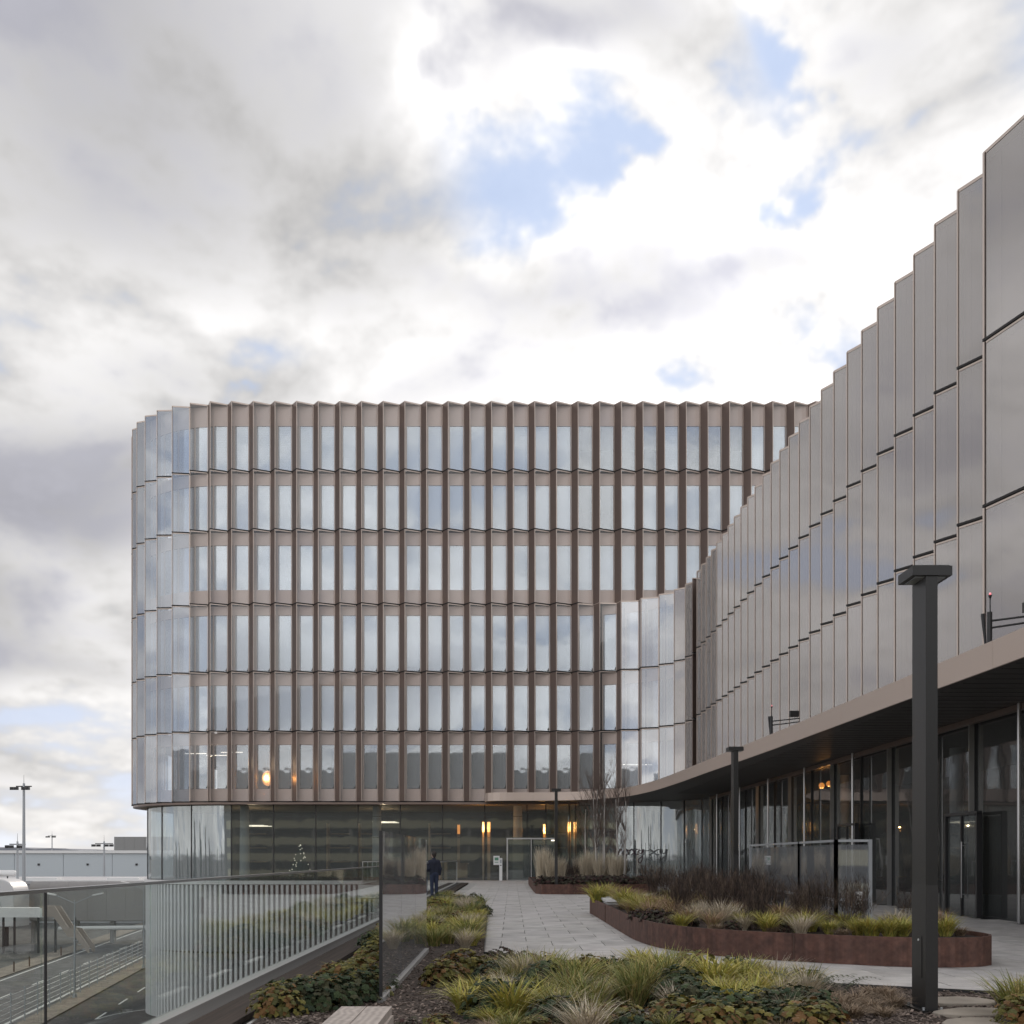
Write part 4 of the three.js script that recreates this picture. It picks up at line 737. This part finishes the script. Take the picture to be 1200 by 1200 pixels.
// foreground bed: [kind, pixel x, depth, size]
const FG = 'in the bark mulched bed';
const bedLabels = {
  yellow_grass_tuft: ['arching yellow green grass tuft ' + FG, 'yellow grass tufts of the mulched bed'], sedge: ['dark green sedge tuft ' + FG, 'sedges of the mulched bed'],
  straw_grass_tuft: ['fine pale straw grass tuft ' + FG, 'straw grasses of the mulched bed'], brown_tussock: ['low round brown dry grass cushion ' + FG, 'brown cushions of the mulched bed'],
  leafy_perennial: ['dark green broad leaved perennial mound ' + FG, 'green perennials of the mulched bed'], olive_perennial: ['olive and russet leaved perennial mound ' + FG, 'olive perennials of the mulched bed'],
  wine_perennial: ['dark burgundy leaved perennial mound ' + FG, 'burgundy perennials of the mulched bed'], fern: ['dull green fern with feathered fronds ' + FG, 'ferns of the mulched bed'],
};
const spots = [
  ['yellow_grass_tuft', 545, 10.6, 1.1], ['yellow_grass_tuft', 600, 10.2, 1.25], ['yellow_grass_tuft', 640, 10.7, 1.0], ['yellow_grass_tuft', 560, 11.6, 0.9], ['sedge', 640, 12.6, 1.2], ['sedge', 675, 12.0, 1.25], ['sedge', 610, 13.2, 1.1], ['sedge', 690, 10.6, 1.2], ['sedge', 655, 10.0, 1.1], ['sedge', 715, 12.9, 1.0],
  ['olive_perennial', 640, 13.6, 1.0], ['wine_perennial', 590, 14.6, 1.05], ['wine_perennial', 575, 13.4, 0.9], ['olive_perennial', 540, 13.8, 1.1], ['olive_perennial', 520, 13.0, 1.0], ['leafy_perennial', 730, 13.6, 0.9], ['leafy_perennial', 715, 14.1, 0.8],
  ['sedge', 755, 11.4, 1.25], ['sedge', 780, 12.0, 1.3], ['sedge', 745, 12.3, 1.1], ['yellow_grass_tuft', 800, 12.6, 1.15], ['yellow_grass_tuft', 835, 12.0, 1.3], ['yellow_grass_tuft', 870, 12.3, 1.2], ['yellow_grass_tuft', 905, 11.8, 1.2], ['yellow_grass_tuft', 850, 11.0, 1.15], ['yellow_grass_tuft', 885, 11.2, 1.05], ['yellow_grass_tuft', 815, 11.2, 1.0],
  ['leafy_perennial', 815, 10.2, 1.05], ['leafy_perennial', 850, 9.8, 1.1], ['leafy_perennial', 890, 10.2, 1.0], ['leafy_perennial', 925, 10.4, 1.0], ['leafy_perennial', 910, 9.7, 0.9], ['leafy_perennial', 955, 10.3, 0.85], ['fern', 945, 11.7, 1.0], ['fern', 985, 11.7, 0.8], ['olive_perennial', 880, 9.6, 0.8],
  ['brown_tussock', 965, 11.1, 1.1], ['brown_tussock', 985, 10.8, 1.0], ['brown_tussock', 1005, 11.2, 1.0], ['brown_tussock', 1022, 11.8, 1.0], ['brown_tussock', 1040, 11.6, 0.9], ['brown_tussock', 1020, 10.8, 0.9], ['brown_tussock', 1048, 11.0, 0.9], ['brown_tussock', 1035, 10.4, 0.8], ['brown_tussock', 1000, 10.3, 0.9], ['brown_tussock', 945, 10.8, 0.9],
  ['sedge', 1192, 10.3, 1.2], ['yellow_grass_tuft', 1205, 11.0, 1.0], ['olive_perennial', 1200, 9.8, 0.9],
  ['brown_tussock', 575, 9.4, 0.8], ['olive_perennial', 515, 9.4, 0.6], ['wine_perennial', 480, 9.3, 0.6], ['yellow_grass_tuft', 690, 9.4, 0.8], ['olive_perennial', 725, 9.5, 0.8], ['sedge', 600, 9.2, 0.7], ['brown_tussock', 655, 9.3, 0.7], ['leafy_perennial', 745, 9.2, 0.7], ['olive_perennial', 630, 9.1, 0.6], ['wine_perennial', 800, 9.4, 0.7], ['sedge', 780, 9.2, 0.6],
  ['straw_grass_tuft', 915, 11.2, 0.9], ['straw_grass_tuft', 705, 11.2, 0.8], ['straw_grass_tuft', 585, 11.9, 0.7],
  // strip beside the balustrade and round the glass screen
  ['olive_perennial', 325, 10.6, 0.9], ['leafy_perennial', 345, 10.9, 1.0], ['olive_perennial', 365, 11.3, 1.1], ['leafy_perennial', 385, 11.0, 1.0], ['olive_perennial', 400, 12.2, 1.1], ['olive_perennial', 385, 12.2, 0.9], ['leafy_perennial', 415, 11.6, 1.0], ['olive_perennial', 420, 13.2, 1.15], ['yellow_grass_tuft', 405, 13.4, 0.8], ['olive_perennial', 435, 14.6, 1.1], ['leafy_perennial', 440, 12.6, 0.9], ['olive_perennial', 430, 12.0, 0.9], ['yellow_grass_tuft', 392, 11.7, 0.6], ['olive_perennial', 445, 16.2, 1.1], ['sedge', 455, 18, 1.1], ['olive_perennial', 452, 17.2, 0.9],
];
{ const r = rng(19), more = ['sedge', 'yellow_grass_tuft', 'olive_perennial', 'leafy_perennial', 'yellow_grass_tuft', 'brown_tussock', 'wine_perennial', 'straw_grass_tuft']; for (let i = 0; i < 900 && spots.length < 165; i++) { const d = 9.0 + r() * 5.6, px = 570 + r() * 380; if (!inside(FRONT_BED, (px - 600) / F * d, d + 0.45) || (px > 700 && px < 790 && d < 11) || spots.some((p) => Math.hypot((p[1] - px) / F * d, p[2] - d) < 0.27)) continue; spots.push([more[Math.floor(r() * more.length)], px, d, 0.6 + r() * 0.6]); } }
for (const [k, px, d, s] of spots) plant(k, (px - 600) / F * d, d, 0.035, s, ...bedLabels[k]);
{ // the bed running back along the paving
  const r = rng(41), kinds = ['yellow_grass_tuft', 'sedge', 'olive_perennial', 'straw_grass_tuft', 'yellow_grass_tuft', 'leafy_perennial', 'brown_tussock', 'sedge', 'yellow_grass_tuft'], BK = 'in the bed running back beside the paving';
  const lab = { yellow_grass_tuft: ['yellow green grass tuft ' + BK, 'yellow grasses of the side bed'], sedge: ['green sedge tuft ' + BK, 'sedges of the side bed'], olive_perennial: ['olive leaved mound ' + BK, 'olive mounds of the side bed'], straw_grass_tuft: ['pale straw grass tuft ' + BK, 'straw grasses of the side bed'], leafy_perennial: ['dark green leafy mound ' + BK, 'green mounds of the side bed'], brown_tussock: ['brown dry grass cushion ' + BK, 'brown cushions of the side bed'] };
  const put = [];
  for (let i = 0; i < 2600 && put.length < 84; i++) { const d = 18 + r() * 21, x = -2.4 + r() * 1.75; if (!inside(FRONT_BED, x + 0.22, d) || (x < -1.0 && x > -1.9 && d < 18.5) || put.some((p) => Math.hypot(p[0] - x, (p[1] - d) * 0.7) < 0.42)) continue; put.push([x, d]); const k = kinds[Math.floor(r() * kinds.length)]; plant(k, x, d, 0.035, 0.85 + r() * 0.4, ...lab[k]); }
}
{ // large planter: grasses in front, brown shrubs behind
  const r = rng(53), Y = 0.37, IN = 'in the large rusty planter';
  const lab = { yellow_grass_tuft: ['yellow green grass tuft ' + IN, 'yellow grasses of the large planter'], russet_grass_tuft: ['russet pink flowering grass ' + IN, 'russet grasses of the large planter'], straw_grass_tuft: ['silvery straw grass tuft ' + IN, 'straw grasses of the large planter'], wine_perennial: ['dark burgundy leafy mound ' + IN, 'burgundy mounds of the large planter'], brown_shrub: ['dark reddish brown twiggy shrub ' + IN, 'brown shrubs of the large planter'], brown_tussock: ['dry brown cushion ' + IN, 'brown cushions of the large planter'] };
  for (const [k, px, d, s] of [['yellow_grass_tuft', 700, 28.9, 1.5], ['yellow_grass_tuft', 712, 30.3, 1.5], ['yellow_grass_tuft', 733, 25.5, 1.5], ['yellow_grass_tuft', 745, 24.2, 1.35], ['yellow_grass_tuft', 752, 22.6, 1.3], ['russet_grass_tuft', 726, 27.6, 1.3], ['russet_grass_tuft', 760, 24.0, 1.2], ['russet_grass_tuft', 773, 22.4, 1.2], ['russet_grass_tuft', 788, 21.2, 1.1], ['russet_grass_tuft', 800, 22.4, 1.2], ['wine_perennial', 752, 20.9, 0.9], ['wine_perennial', 768, 19.9, 0.9], ['wine_perennial', 786, 19.0, 0.95], ['wine_perennial', 804, 18.9, 0.8], ['straw_grass_tuft', 815, 19.8, 1.15], ['straw_grass_tuft', 828, 20.6, 1.1], ['straw_grass_tuft', 845, 18.6, 1.2], ['straw_grass_tuft', 858, 19.4, 1.1], ['russet_grass_tuft', 832, 22, 1.2], ['russet_grass_tuft', 862, 20.8, 1.1], ['wine_perennial', 860, 17.9, 0.7], ['straw_grass_tuft', 872, 17.8, 0.7], ['yellow_grass_tuft', 892, 18.2, 1.15], ['yellow_grass_tuft', 900, 17.2, 1.0], ['wine_perennial', 915, 17.4, 0.7], ['yellow_grass_tuft', 935, 17.3, 0.95], ['yellow_grass_tuft', 972, 16.9, 0.75], ['yellow_grass_tuft', 1005, 16.6, 0.9], ['yellow_grass_tuft', 1022, 16.4, 1.0], ['yellow_grass_tuft', 1042, 16.3, 1.0], ['yellow_grass_tuft', 1057, 16.5, 1.0], ['yellow_grass_tuft', 1108, 16.5, 1.0], ['russet_grass_tuft', 1085, 17.4, 1.0], ['brown_tussock', 1125, 16.6, 0.9], ['russet_grass_tuft', 1100, 18.2, 0.9], ['brown_tussock', 988, 16.5, 0.8], ['brown_tussock', 840, 17.6, 0.8], ['russet_grass_tuft', 948, 18.4, 1.0], ['russet_grass_tuft', 915, 19.2, 1.0]]) plant(k, (px - 600) / F * d, d, Y, s, ...lab[k]);
  for (let i = 0, n = 0; i < 600 && n < 46; i++) { const d = 16.4 + r() * 13.5, x = 2.45 + r() * 4.6; if (!inside(BIG, x - 0.2, d - 0.2) || !inside(BIG, x + 0.2, d) || x > Math.max(3.2, 0.19 * d + 0.1) + (d < 19 ? 3 : 0)) continue; n++; const k = ['yellow_grass_tuft', 'russet_grass_tuft', 'yellow_grass_tuft', 'straw_grass_tuft', 'russet_grass_tuft', 'brown_tussock'][Math.floor(r() * 6)]; plant(k, x, d, Y, 0.75 + r() * 0.35, ...lab[k]); }
  const put = [];
  for (let i = 0; i < 4000 && put.length < 52; i++) { const d = 17.6 + r() * 13.6, x = 2.4 + r() * 4.9, lim = 0.18 * d - 0.55; if (!inside(BIG, x, d) || !inside(BIG, x + 0.25, d) || x < Math.min(lim, 3.9) + (d < 20 ? 1.0 : 0) || put.some((p) => Math.hypot(p[0] - x, p[1] - d) < 0.52)) continue; put.push([x, d]); plant('brown_shrub', x, d, Y, 0.62 + r() * 0.52, ...lab.brown_shrub); }
}
{ // planter by the entrance
  const Y = 0.36, IN = 'in the birch planter', r = rng(67);
  for (const [px, d, s] of [[634, 48, 1.05], [640, 50, 1.15], [645, 47.6, 0.9], [657, 49.5, 0.95], [686, 50, 0.95], [693, 52, 1.0], [702, 49.5, 1.0], [712, 51, 1.0], [720, 49.2, 1.0], [678, 53, 0.9], [728, 52, 0.9]]) plant('feather_grass_clump', (px - 600) / F * d, d, Y, s, 'tall pale feather grass standing upright ' + IN, 'feather grasses of the birch planter');
  for (let i = 0; i < 36; i++) { const d = 45.9 + (i % 3) * 0.95 + r() * 0.4, x = 1.35 + (i / 36) * 4.6; if (inside(FAR, x, d - 0.35)) plant('wine_perennial', x, d, Y, 1.2 + r() * 0.4, 'dark burgundy leafy mound ' + IN, 'burgundy mounds of the birch planter'); }
  for (let i = 0; i < 14; i++) plant('brown_shrub', 2.6 + r() * 3.6, 49 + r() * 9, Y, 0.8 + r() * 0.3, 'dark brown twiggy shrub ' + IN, 'brown shrubs of the birch planter');
  for (let i = 0; i < 6; i++) plant('brown_shrub', 1.35 + r() * 0.4, 48 + i * 2, Y, 0.7, 'dark brown twiggy shrub ' + IN, 'brown shrubs of the birch planter');
}
{ // mulch chips
  const r = rng(71), n = 20000, chip = new THREE.BoxGeometry(0.042, 0.008, 0.018), im = new THREE.InstancedMesh(chip, std([1, 1, 1], 0.95), n), m = new THREE.Matrix4(), c = new THREE.Color(); let k = 0;
  while (k < n) { const d = 8.2 + r() * r() * 12, x = -2.4 + r() * 9.5; if (!inside(FRONT_BED, x, d)) continue; m.compose(V(x, 0.038 + r() * 0.012, d), new THREE.Quaternion().setFromEuler(new THREE.Euler((r() - 0.5) * 0.9, r() * 6.28, (r() - 0.5) * 0.9)), new THREE.Vector3(0.5 + r(), 1, 0.6 + r() * 0.9)); im.setMatrixAt(k, m); const v = 0.4 + r() * r() * 2.2; im.setColorAt(k, c.setRGB(0.16 * v, 0.125 * v, 0.105 * v)); k++; }
  im.name = 'mulch'; im.userData = { kind: 'stuff', label: 'brown bark mulch covering the planting bed', category: 'mulch' }; im.castShadow = im.receiveShadow = true; scene.add(im);
}
[[1122, 1173, 0.36, 0.3, 'pale flat stepping stone at the edge of the paving'], [1150, 1186, 0.46, 0.26, 'widest pale stepping stone beside the lamp post'], [1160, 1199, 0.42, 0.28, 'pale stepping stone deepest in the mulch'], [722, 1160, 0.24, 0.36, 'buff stepping stone between the sedge tufts'], [728, 1190, 0.32, 0.22, 'buff stepping stone partly under low plants']].forEach(([px, py, a, b, label], i) => {
  const d = F * (EYE - 0.06) / (py - HORIZON), r = rng(80 + i), pts = Array.from({ length: 11 }, (_, k) => { const an = k / 11 * 6.283, q = 0.82 + r() * 0.3; return [Math.cos(an) * a * q, Math.sin(an) * b * q]; });
  const s = new THREE.Shape(); s.setFromPoints(new THREE.SplineCurve([...pts, pts[0]].map(([x, y]) => new THREE.Vector2(x, y))).getPoints(44));
  const g = new THREE.ExtrudeGeometry(s, { depth: 0.03, bevelEnabled: true, bevelSize: 0.02, bevelThickness: 0.012, bevelSegments: 2 }).rotateX(-PI / 2);
  const m = tag(mesh('stepping_stone', metric(g), M.stone), label, 'stone'); m.position.copy(V((px - 600) / F * d, 0.03, d));
});

// ---------------------------------------------------------------- birches
function branchGeo(seed, stems, H) {
  const r = rng(seed), thick = [], fine = [];
  const grow = (p, dir, len, rad, lvl) => {
    const n = 4; let q = p.clone(), d = dir.clone();
    for (let i = 0; i < n; i++) {
      const e = q.clone().addScaledVector(d, len / n); (lvl === 0 ? thick : fine).push(bar(q, e, rad * (1 - i / n * 0.7), rad * (1 - (i + 1) / n * 0.7), lvl === 0 ? 7 : 3));
      if (lvl < 3 && (lvl > 0 || i > 0)) for (let k = 0; k < (lvl === 0 ? 5 : 2); k++) { const a = r() * 6.283, o = new THREE.Vector3(Math.cos(a), 0.5 + r() * 0.7, Math.sin(a)).normalize(); grow(q.clone().lerp(e, r()), d.clone().multiplyScalar(0.55).add(o.multiplyScalar(0.75)).normalize(), len * (0.22 + 0.16 * r()), rad * 0.34, lvl + 1); }
      q = e; d = d.clone().add(new THREE.Vector3((r() - 0.5) * 0.14, lvl > 1 ? -0.06 : 0.03, (r() - 0.5) * 0.14)).normalize();
    }
  };
  for (let s = 0; s < stems; s++) { const a = s / stems * 6.283 + r(), b = new THREE.Vector3(Math.cos(a) * 0.16, 0, Math.sin(a) * 0.16); grow(b, new THREE.Vector3(Math.cos(a) * (0.04 + 0.12 * r()), 1, Math.sin(a) * (0.04 + 0.12 * r())).normalize(), H * (0.78 + 0.22 * r()), 0.05, 0); }
  return [thick, fine];
}
const bark = std([0.56, 0.53, 0.49], 0.8), twigBark = std([0.15, 0.11, 0.09], 0.8);
[[703, 50.5, 4, 4.9, 12, 'multi stemmed bare birch beside the dark mullion in the rear planter'], [727, 49.5, 3, 4.7, 23, 'bare birch with white stems in front of the lettered glazing'], [692, 54, 2, 4.4, 35, 'slender bare birch beside the feather grass by the door']].forEach(([px, d, n, H, seed, label]) => {
  const [a, b] = branchGeo(seed, n, H), t = thing('birch_tree', label, 'tree', V((px - 600) / F * d, 0.33, d));
  mesh('trunk', a, bark, t); mesh('crown', b, twigBark, t);
});

// ---------------------------------------------------------------- the man by the lobby
{
  const t = thing('person', 'person in dark navy jacket and jeans standing by the bed, seen from behind', 'person', V(-3.06, 0.008, 41.9), 0.55);
  const W3 = (x, y, z) => new THREE.Vector3(x, y, z);
  function body(bones, lo, hi, cell, k = 0.03) {
    const size = Math.max(hi[0] - lo[0], hi[1] - lo[1], hi[2] - lo[2]), N = Math.min(120, Math.ceil(size / cell)), mc = new MarchingCubes(N, new THREE.MeshBasicMaterial(), false, false, 150000);
    const step = size / N, mid = [(lo[0] + hi[0]) / 2, (lo[1] + hi[1]) / 2, (lo[2] + hi[2]) / 2], P = W3(0, 0, 0);
    for (let z = 0; z < N; z++) for (let y = 0; y < N; y++) for (let x = 0; x < N; x++) {
      P.set((x / N * 2 - 1) * size / 2 + mid[0], (y / N * 2 - 1) * size / 2 + mid[1], (z / N * 2 - 1) * size / 2 + mid[2]); let d = 9;
      for (const [a, b, ra, rb, fl = 1] of bones) { const ex = b.x - a.x, ey = b.y - a.y, ez = b.z - a.z, u = clamp(((P.x - a.x) * ex + (P.y - a.y) * ey + (P.z - a.z) * ez) / Math.max(ex * ex + ey * ey + ez * ez, 1e-9)), q = Math.hypot(P.x - a.x - ex * u, P.y - a.y - ey * u, (P.z - a.z - ez * u) / fl) - lerp(ra, rb, u); const h = clamp(0.5 + 0.5 * (d - q) / k); d = lerp(d, q, h) - k * h * (1 - h); }
      mc.field[z * N * N + y * N + x] = -d;
    }
    mc.isolation = 0; mc.update();
    const g = new THREE.BufferGeometry(), p = mc.positionArray.slice(0, mc.count * 3); for (let i = 0; i < p.length; i += 3) for (let q = 0; q < 3; q++) p[i + q] = p[i + q] * size / 2 + mid[q];
    g.setAttribute('position', new THREE.BufferAttribute(p, 3)); g.setAttribute('normal', new THREE.BufferAttribute(mc.normalArray.slice(0, mc.count * 3).map((v) => v), 3)); const w = mergeVertices(new THREE.BufferGeometry().setAttribute('position', g.attributes.position), 1e-4); w.computeVertexNormals(); return w;
  }
  const skin = std([0.5, 0.33, 0.26], 0.6), navy = std([0.022, 0.026, 0.045], 0.85), denim = std([0.035, 0.045, 0.085], 0.85), hair = std([0.03, 0.024, 0.02], 0.7);
  // faces -z: looking away and down at a hand-held thing
  const bodyBones = [[W3(0, 1.44, 0), W3(0, 1.56, -0.03), 0.055, 0.052], [W3(0, 1.62, -0.045), W3(0, 1.71, -0.03), 0.075, 0.088], [W3(0, 1.61, -0.12), W3(0, 1.6, -0.13), 0.02, 0.014], [W3(-0.085, 1.64, -0.03), W3(-0.09, 1.66, -0.03), 0.018, 0.018], [W3(0.085, 1.64, -0.03), W3(0.09, 1.66, -0.03), 0.018, 0.018],
    [W3(0, 0.98, 0), W3(0, 1.4, 0), 0.07, 0.07], [W3(-0.19, 1.4, 0), W3(-0.25, 1.12, 0.03), 0.04, 0.035], [W3(-0.25, 1.12, 0.03), W3(-0.16, 1.02, -0.2), 0.034, 0.028], [W3(0.19, 1.4, 0), W3(0.25, 1.12, 0.04), 0.04, 0.035], [W3(0.25, 1.12, 0.04), W3(0.26, 0.86, -0.03), 0.034, 0.028], [W3(0.0, 1.4, 0), W3(-0.19, 1.4, 0), 0.06, 0.04], [W3(0, 1.4, 0), W3(0.19, 1.4, 0), 0.06, 0.04],
    [W3(0.09, 0.95, 0), W3(0.1, 0.5, 0), 0.06, 0.045], [W3(-0.09, 0.95, 0), W3(-0.1, 0.5, 0), 0.06, 0.045], [W3(0.1, 0.5, 0), W3(0.1, 0.08, 0.02), 0.045, 0.035], [W3(-0.1, 0.5, 0), W3(-0.1, 0.08, 0.02), 0.045, 0.035]];
  for (const [hx, hy, hz, dx, dy, dz] of [[-0.15, 1.01, -0.22, 0.25, 0.1, -0.9], [0.262, 0.84, -0.035, 0, -0.98, -0.12]]) { bodyBones.push([W3(hx, hy, hz), W3(hx + dx * 0.06, hy + dy * 0.06, hz + dz * 0.06), 0.026, 0.03, 0.8]); for (let f = 0; f < 4; f++) { const o = (f - 1.5) * 0.018, L = [0.055, 0.07, 0.074, 0.066][f]; bodyBones.push([W3(hx + dx * 0.07, hy + dy * 0.07 + (dy > -0.5 ? o : 0), hz + dz * 0.07 + (dy > -0.5 ? 0 : o)), W3(hx + dx * (0.08 + L) - 0.01, hy + dy * (0.08 + L) + (dy > -0.5 ? o : 0), hz + dz * (0.08 + L) + (dy > -0.5 ? 0 : o)), 0.0095, 0.008]); } bodyBones.push([W3(hx, hy, hz), W3(hx + dx * 0.06 + 0.03, hy + dy * 0.05 + 0.02, hz + dz * 0.06 - 0.03), 0.012, 0.009]); }
  mesh('body', body(bodyBones, [-0.45, 0.0, -0.45], [0.45, 1.85, 0.45], 0.0165, 0.012), skin, t);
  mesh('jacket', body([[W3(-0.07, 0.93, 0), W3(-0.1, 1.36, 0), 0.135, 0.125, 0.85], [W3(0.07, 0.93, 0), W3(0.1, 1.36, 0), 0.135, 0.125, 0.85], [W3(0, 1.36, 0), W3(0, 1.5, -0.01), 0.12, 0.075], [W3(-0.18, 1.39, 0), W3(-0.25, 1.12, 0.03), 0.083, 0.066], [W3(-0.25, 1.12, 0.03), W3(-0.17, 1.02, -0.17), 0.062, 0.048], [W3(0.18, 1.39, 0), W3(0.25, 1.12, 0.04), 0.083, 0.066], [W3(0.25, 1.12, 0.04), W3(0.26, 0.9, -0.02), 0.062, 0.05]], [-0.45, 0.6, -0.45], [0.45, 1.6, 0.45], 0.016, 0.04), navy, t);
  mesh('jeans', body([[W3(-0.06, 0.93, 0), W3(0.06, 0.93, 0), 0.135, 0.135, 0.9], [W3(0.085, 0.86, 0), W3(0.1, 0.48, -0.01), 0.105, 0.07], [W3(-0.085, 0.86, 0), W3(-0.1, 0.48, 0), 0.105, 0.07], [W3(0.1, 0.48, -0.01), W3(0.1, 0.08, 0.02), 0.07, 0.06], [W3(-0.1, 0.48, 0), W3(-0.1, 0.08, 0.02), 0.07, 0.06]], [-0.4, 0.0, -0.4], [0.4, 1.1, 0.4], 0.016, 0.03), denim, t);
  for (const s of [-1, 1]) mesh('shoe', body([[W3(s * 0.1, 0.045, 0.06), W3(s * 0.12, 0.042, -0.12), 0.045, 0.042]], [s * 0.11 - 0.2, 0.0 - 0.1, -0.22], [s * 0.11 + 0.2, 0.3, 0.18], 0.014), M.black, t);
  mesh('hair', body([[W3(0, 1.7, 0.0), W3(0, 1.735, -0.02), 0.098, 0.088], [W3(0, 1.62, 0.03), W3(0, 1.7, 0.02), 0.07, 0.09]], [-0.2, 1.5, -0.2], [0.2, 1.9, 0.2], 0.012), hair, t);
}

// ---------------------------------------------------------------- behind the camera: what the glazing mirrors
{
  const p = thing('parking_garage', 'long pale parking garage with dark open storeys mirrored in the lobby glass', 'building', V(0, 0, 0));
  const parapetPaint = std([0.5, 0.5, 0.36], 0.8);
  for (let k = 0; k < 6; k++) mesh('parapet', box(90, 1.5, 0.4, -12, GROUND + 1.5 + k * 3.2, 62), parapetPaint, p);
  for (let k = 0; k < 6; k++) mesh('deck', box(90, 0.3, 26, -12, GROUND + 0.9 + k * 3.2, 75.3), M.concrete, p);
  for (let k = 0; k < 12; k++) mesh('pillar', box(0.5, 17, 0.5, -54 + k * 7.6, GROUND + 8.5, 62.6), M.concrete, p);
  mesh('rear_wall', box(90, 18, 0.4, -12, GROUND + 9, 88.6), M.core, p);
  const o = thing('grey_office_slab', 'long dark grey green office slab mirrored in the lowest office windows', 'building', V(0, 0, 0));
  mesh('wall', box(150, 31, 14, 4, GROUND + 15.5, 104), std([0.11, 0.12, 0.115], 0.7), o);
  for (let k = 0; k < 30; k++) mesh('pilaster', box(0.8, 30, 0.6, -69 + k * 5, GROUND + 15, 96.7), std([0.16, 0.17, 0.165], 0.7), o);
  mesh('plant_room', box(40, 4, 8, -20, GROUND + 33, 104), std([0.13, 0.14, 0.135], 0.7), o);
  // conifers along the far side of the road
  const q = rng(88), pos = [], col = [];
  for (let i = 0; i < 1700; i++) { const y = Math.pow(q(), 1.3), a = q() * 6.283, rr = (1 - y) * 2.3 * (0.5 + 0.5 * q()) * (0.8 + 0.2 * Math.sin(y * 40)), x = Math.cos(a) * rr, z = Math.sin(a) * rr, h = 1 + y * 12, s = 0.35 + q() * 0.35, v = 0.7 + q() * 0.6; pos.push(x, h, z, x + Math.cos(a) * s, h - 0.25, z + Math.sin(a) * s, x - Math.sin(a) * s * 0.5, h + 0.2, z + Math.cos(a) * s * 0.5); for (let k = 0; k < 3; k++) col.push(0.035 * v, 0.055 * v, 0.03 * v); }
  const crown = geo(pos, col); let t0;
  for (let i = 0; i < 22; i++) {
    const at = V(-62 - q() * 14 - (i % 3) * 5, GROUND + 0.004, 62 - i * 5.4 - q() * 2), s = 0.8 + q() * 0.45;
    if (!t0) { t0 = thing('conifer_tree', 'dark green conifer in the row mirrored by the rounded lobby glass', 'tree', at, 0, 'conifers beyond the road'); mesh('trunk', cyl(0.24, 0.05, 12.4, 0, 0, 0, 7), std([0.1, 0.075, 0.055], 0.9), t0); mesh('crown', crown, dryMat, t0); }
    else copy(t0, at, q() * 6.28, s);
  }
}
renderer.render(scene, camera);
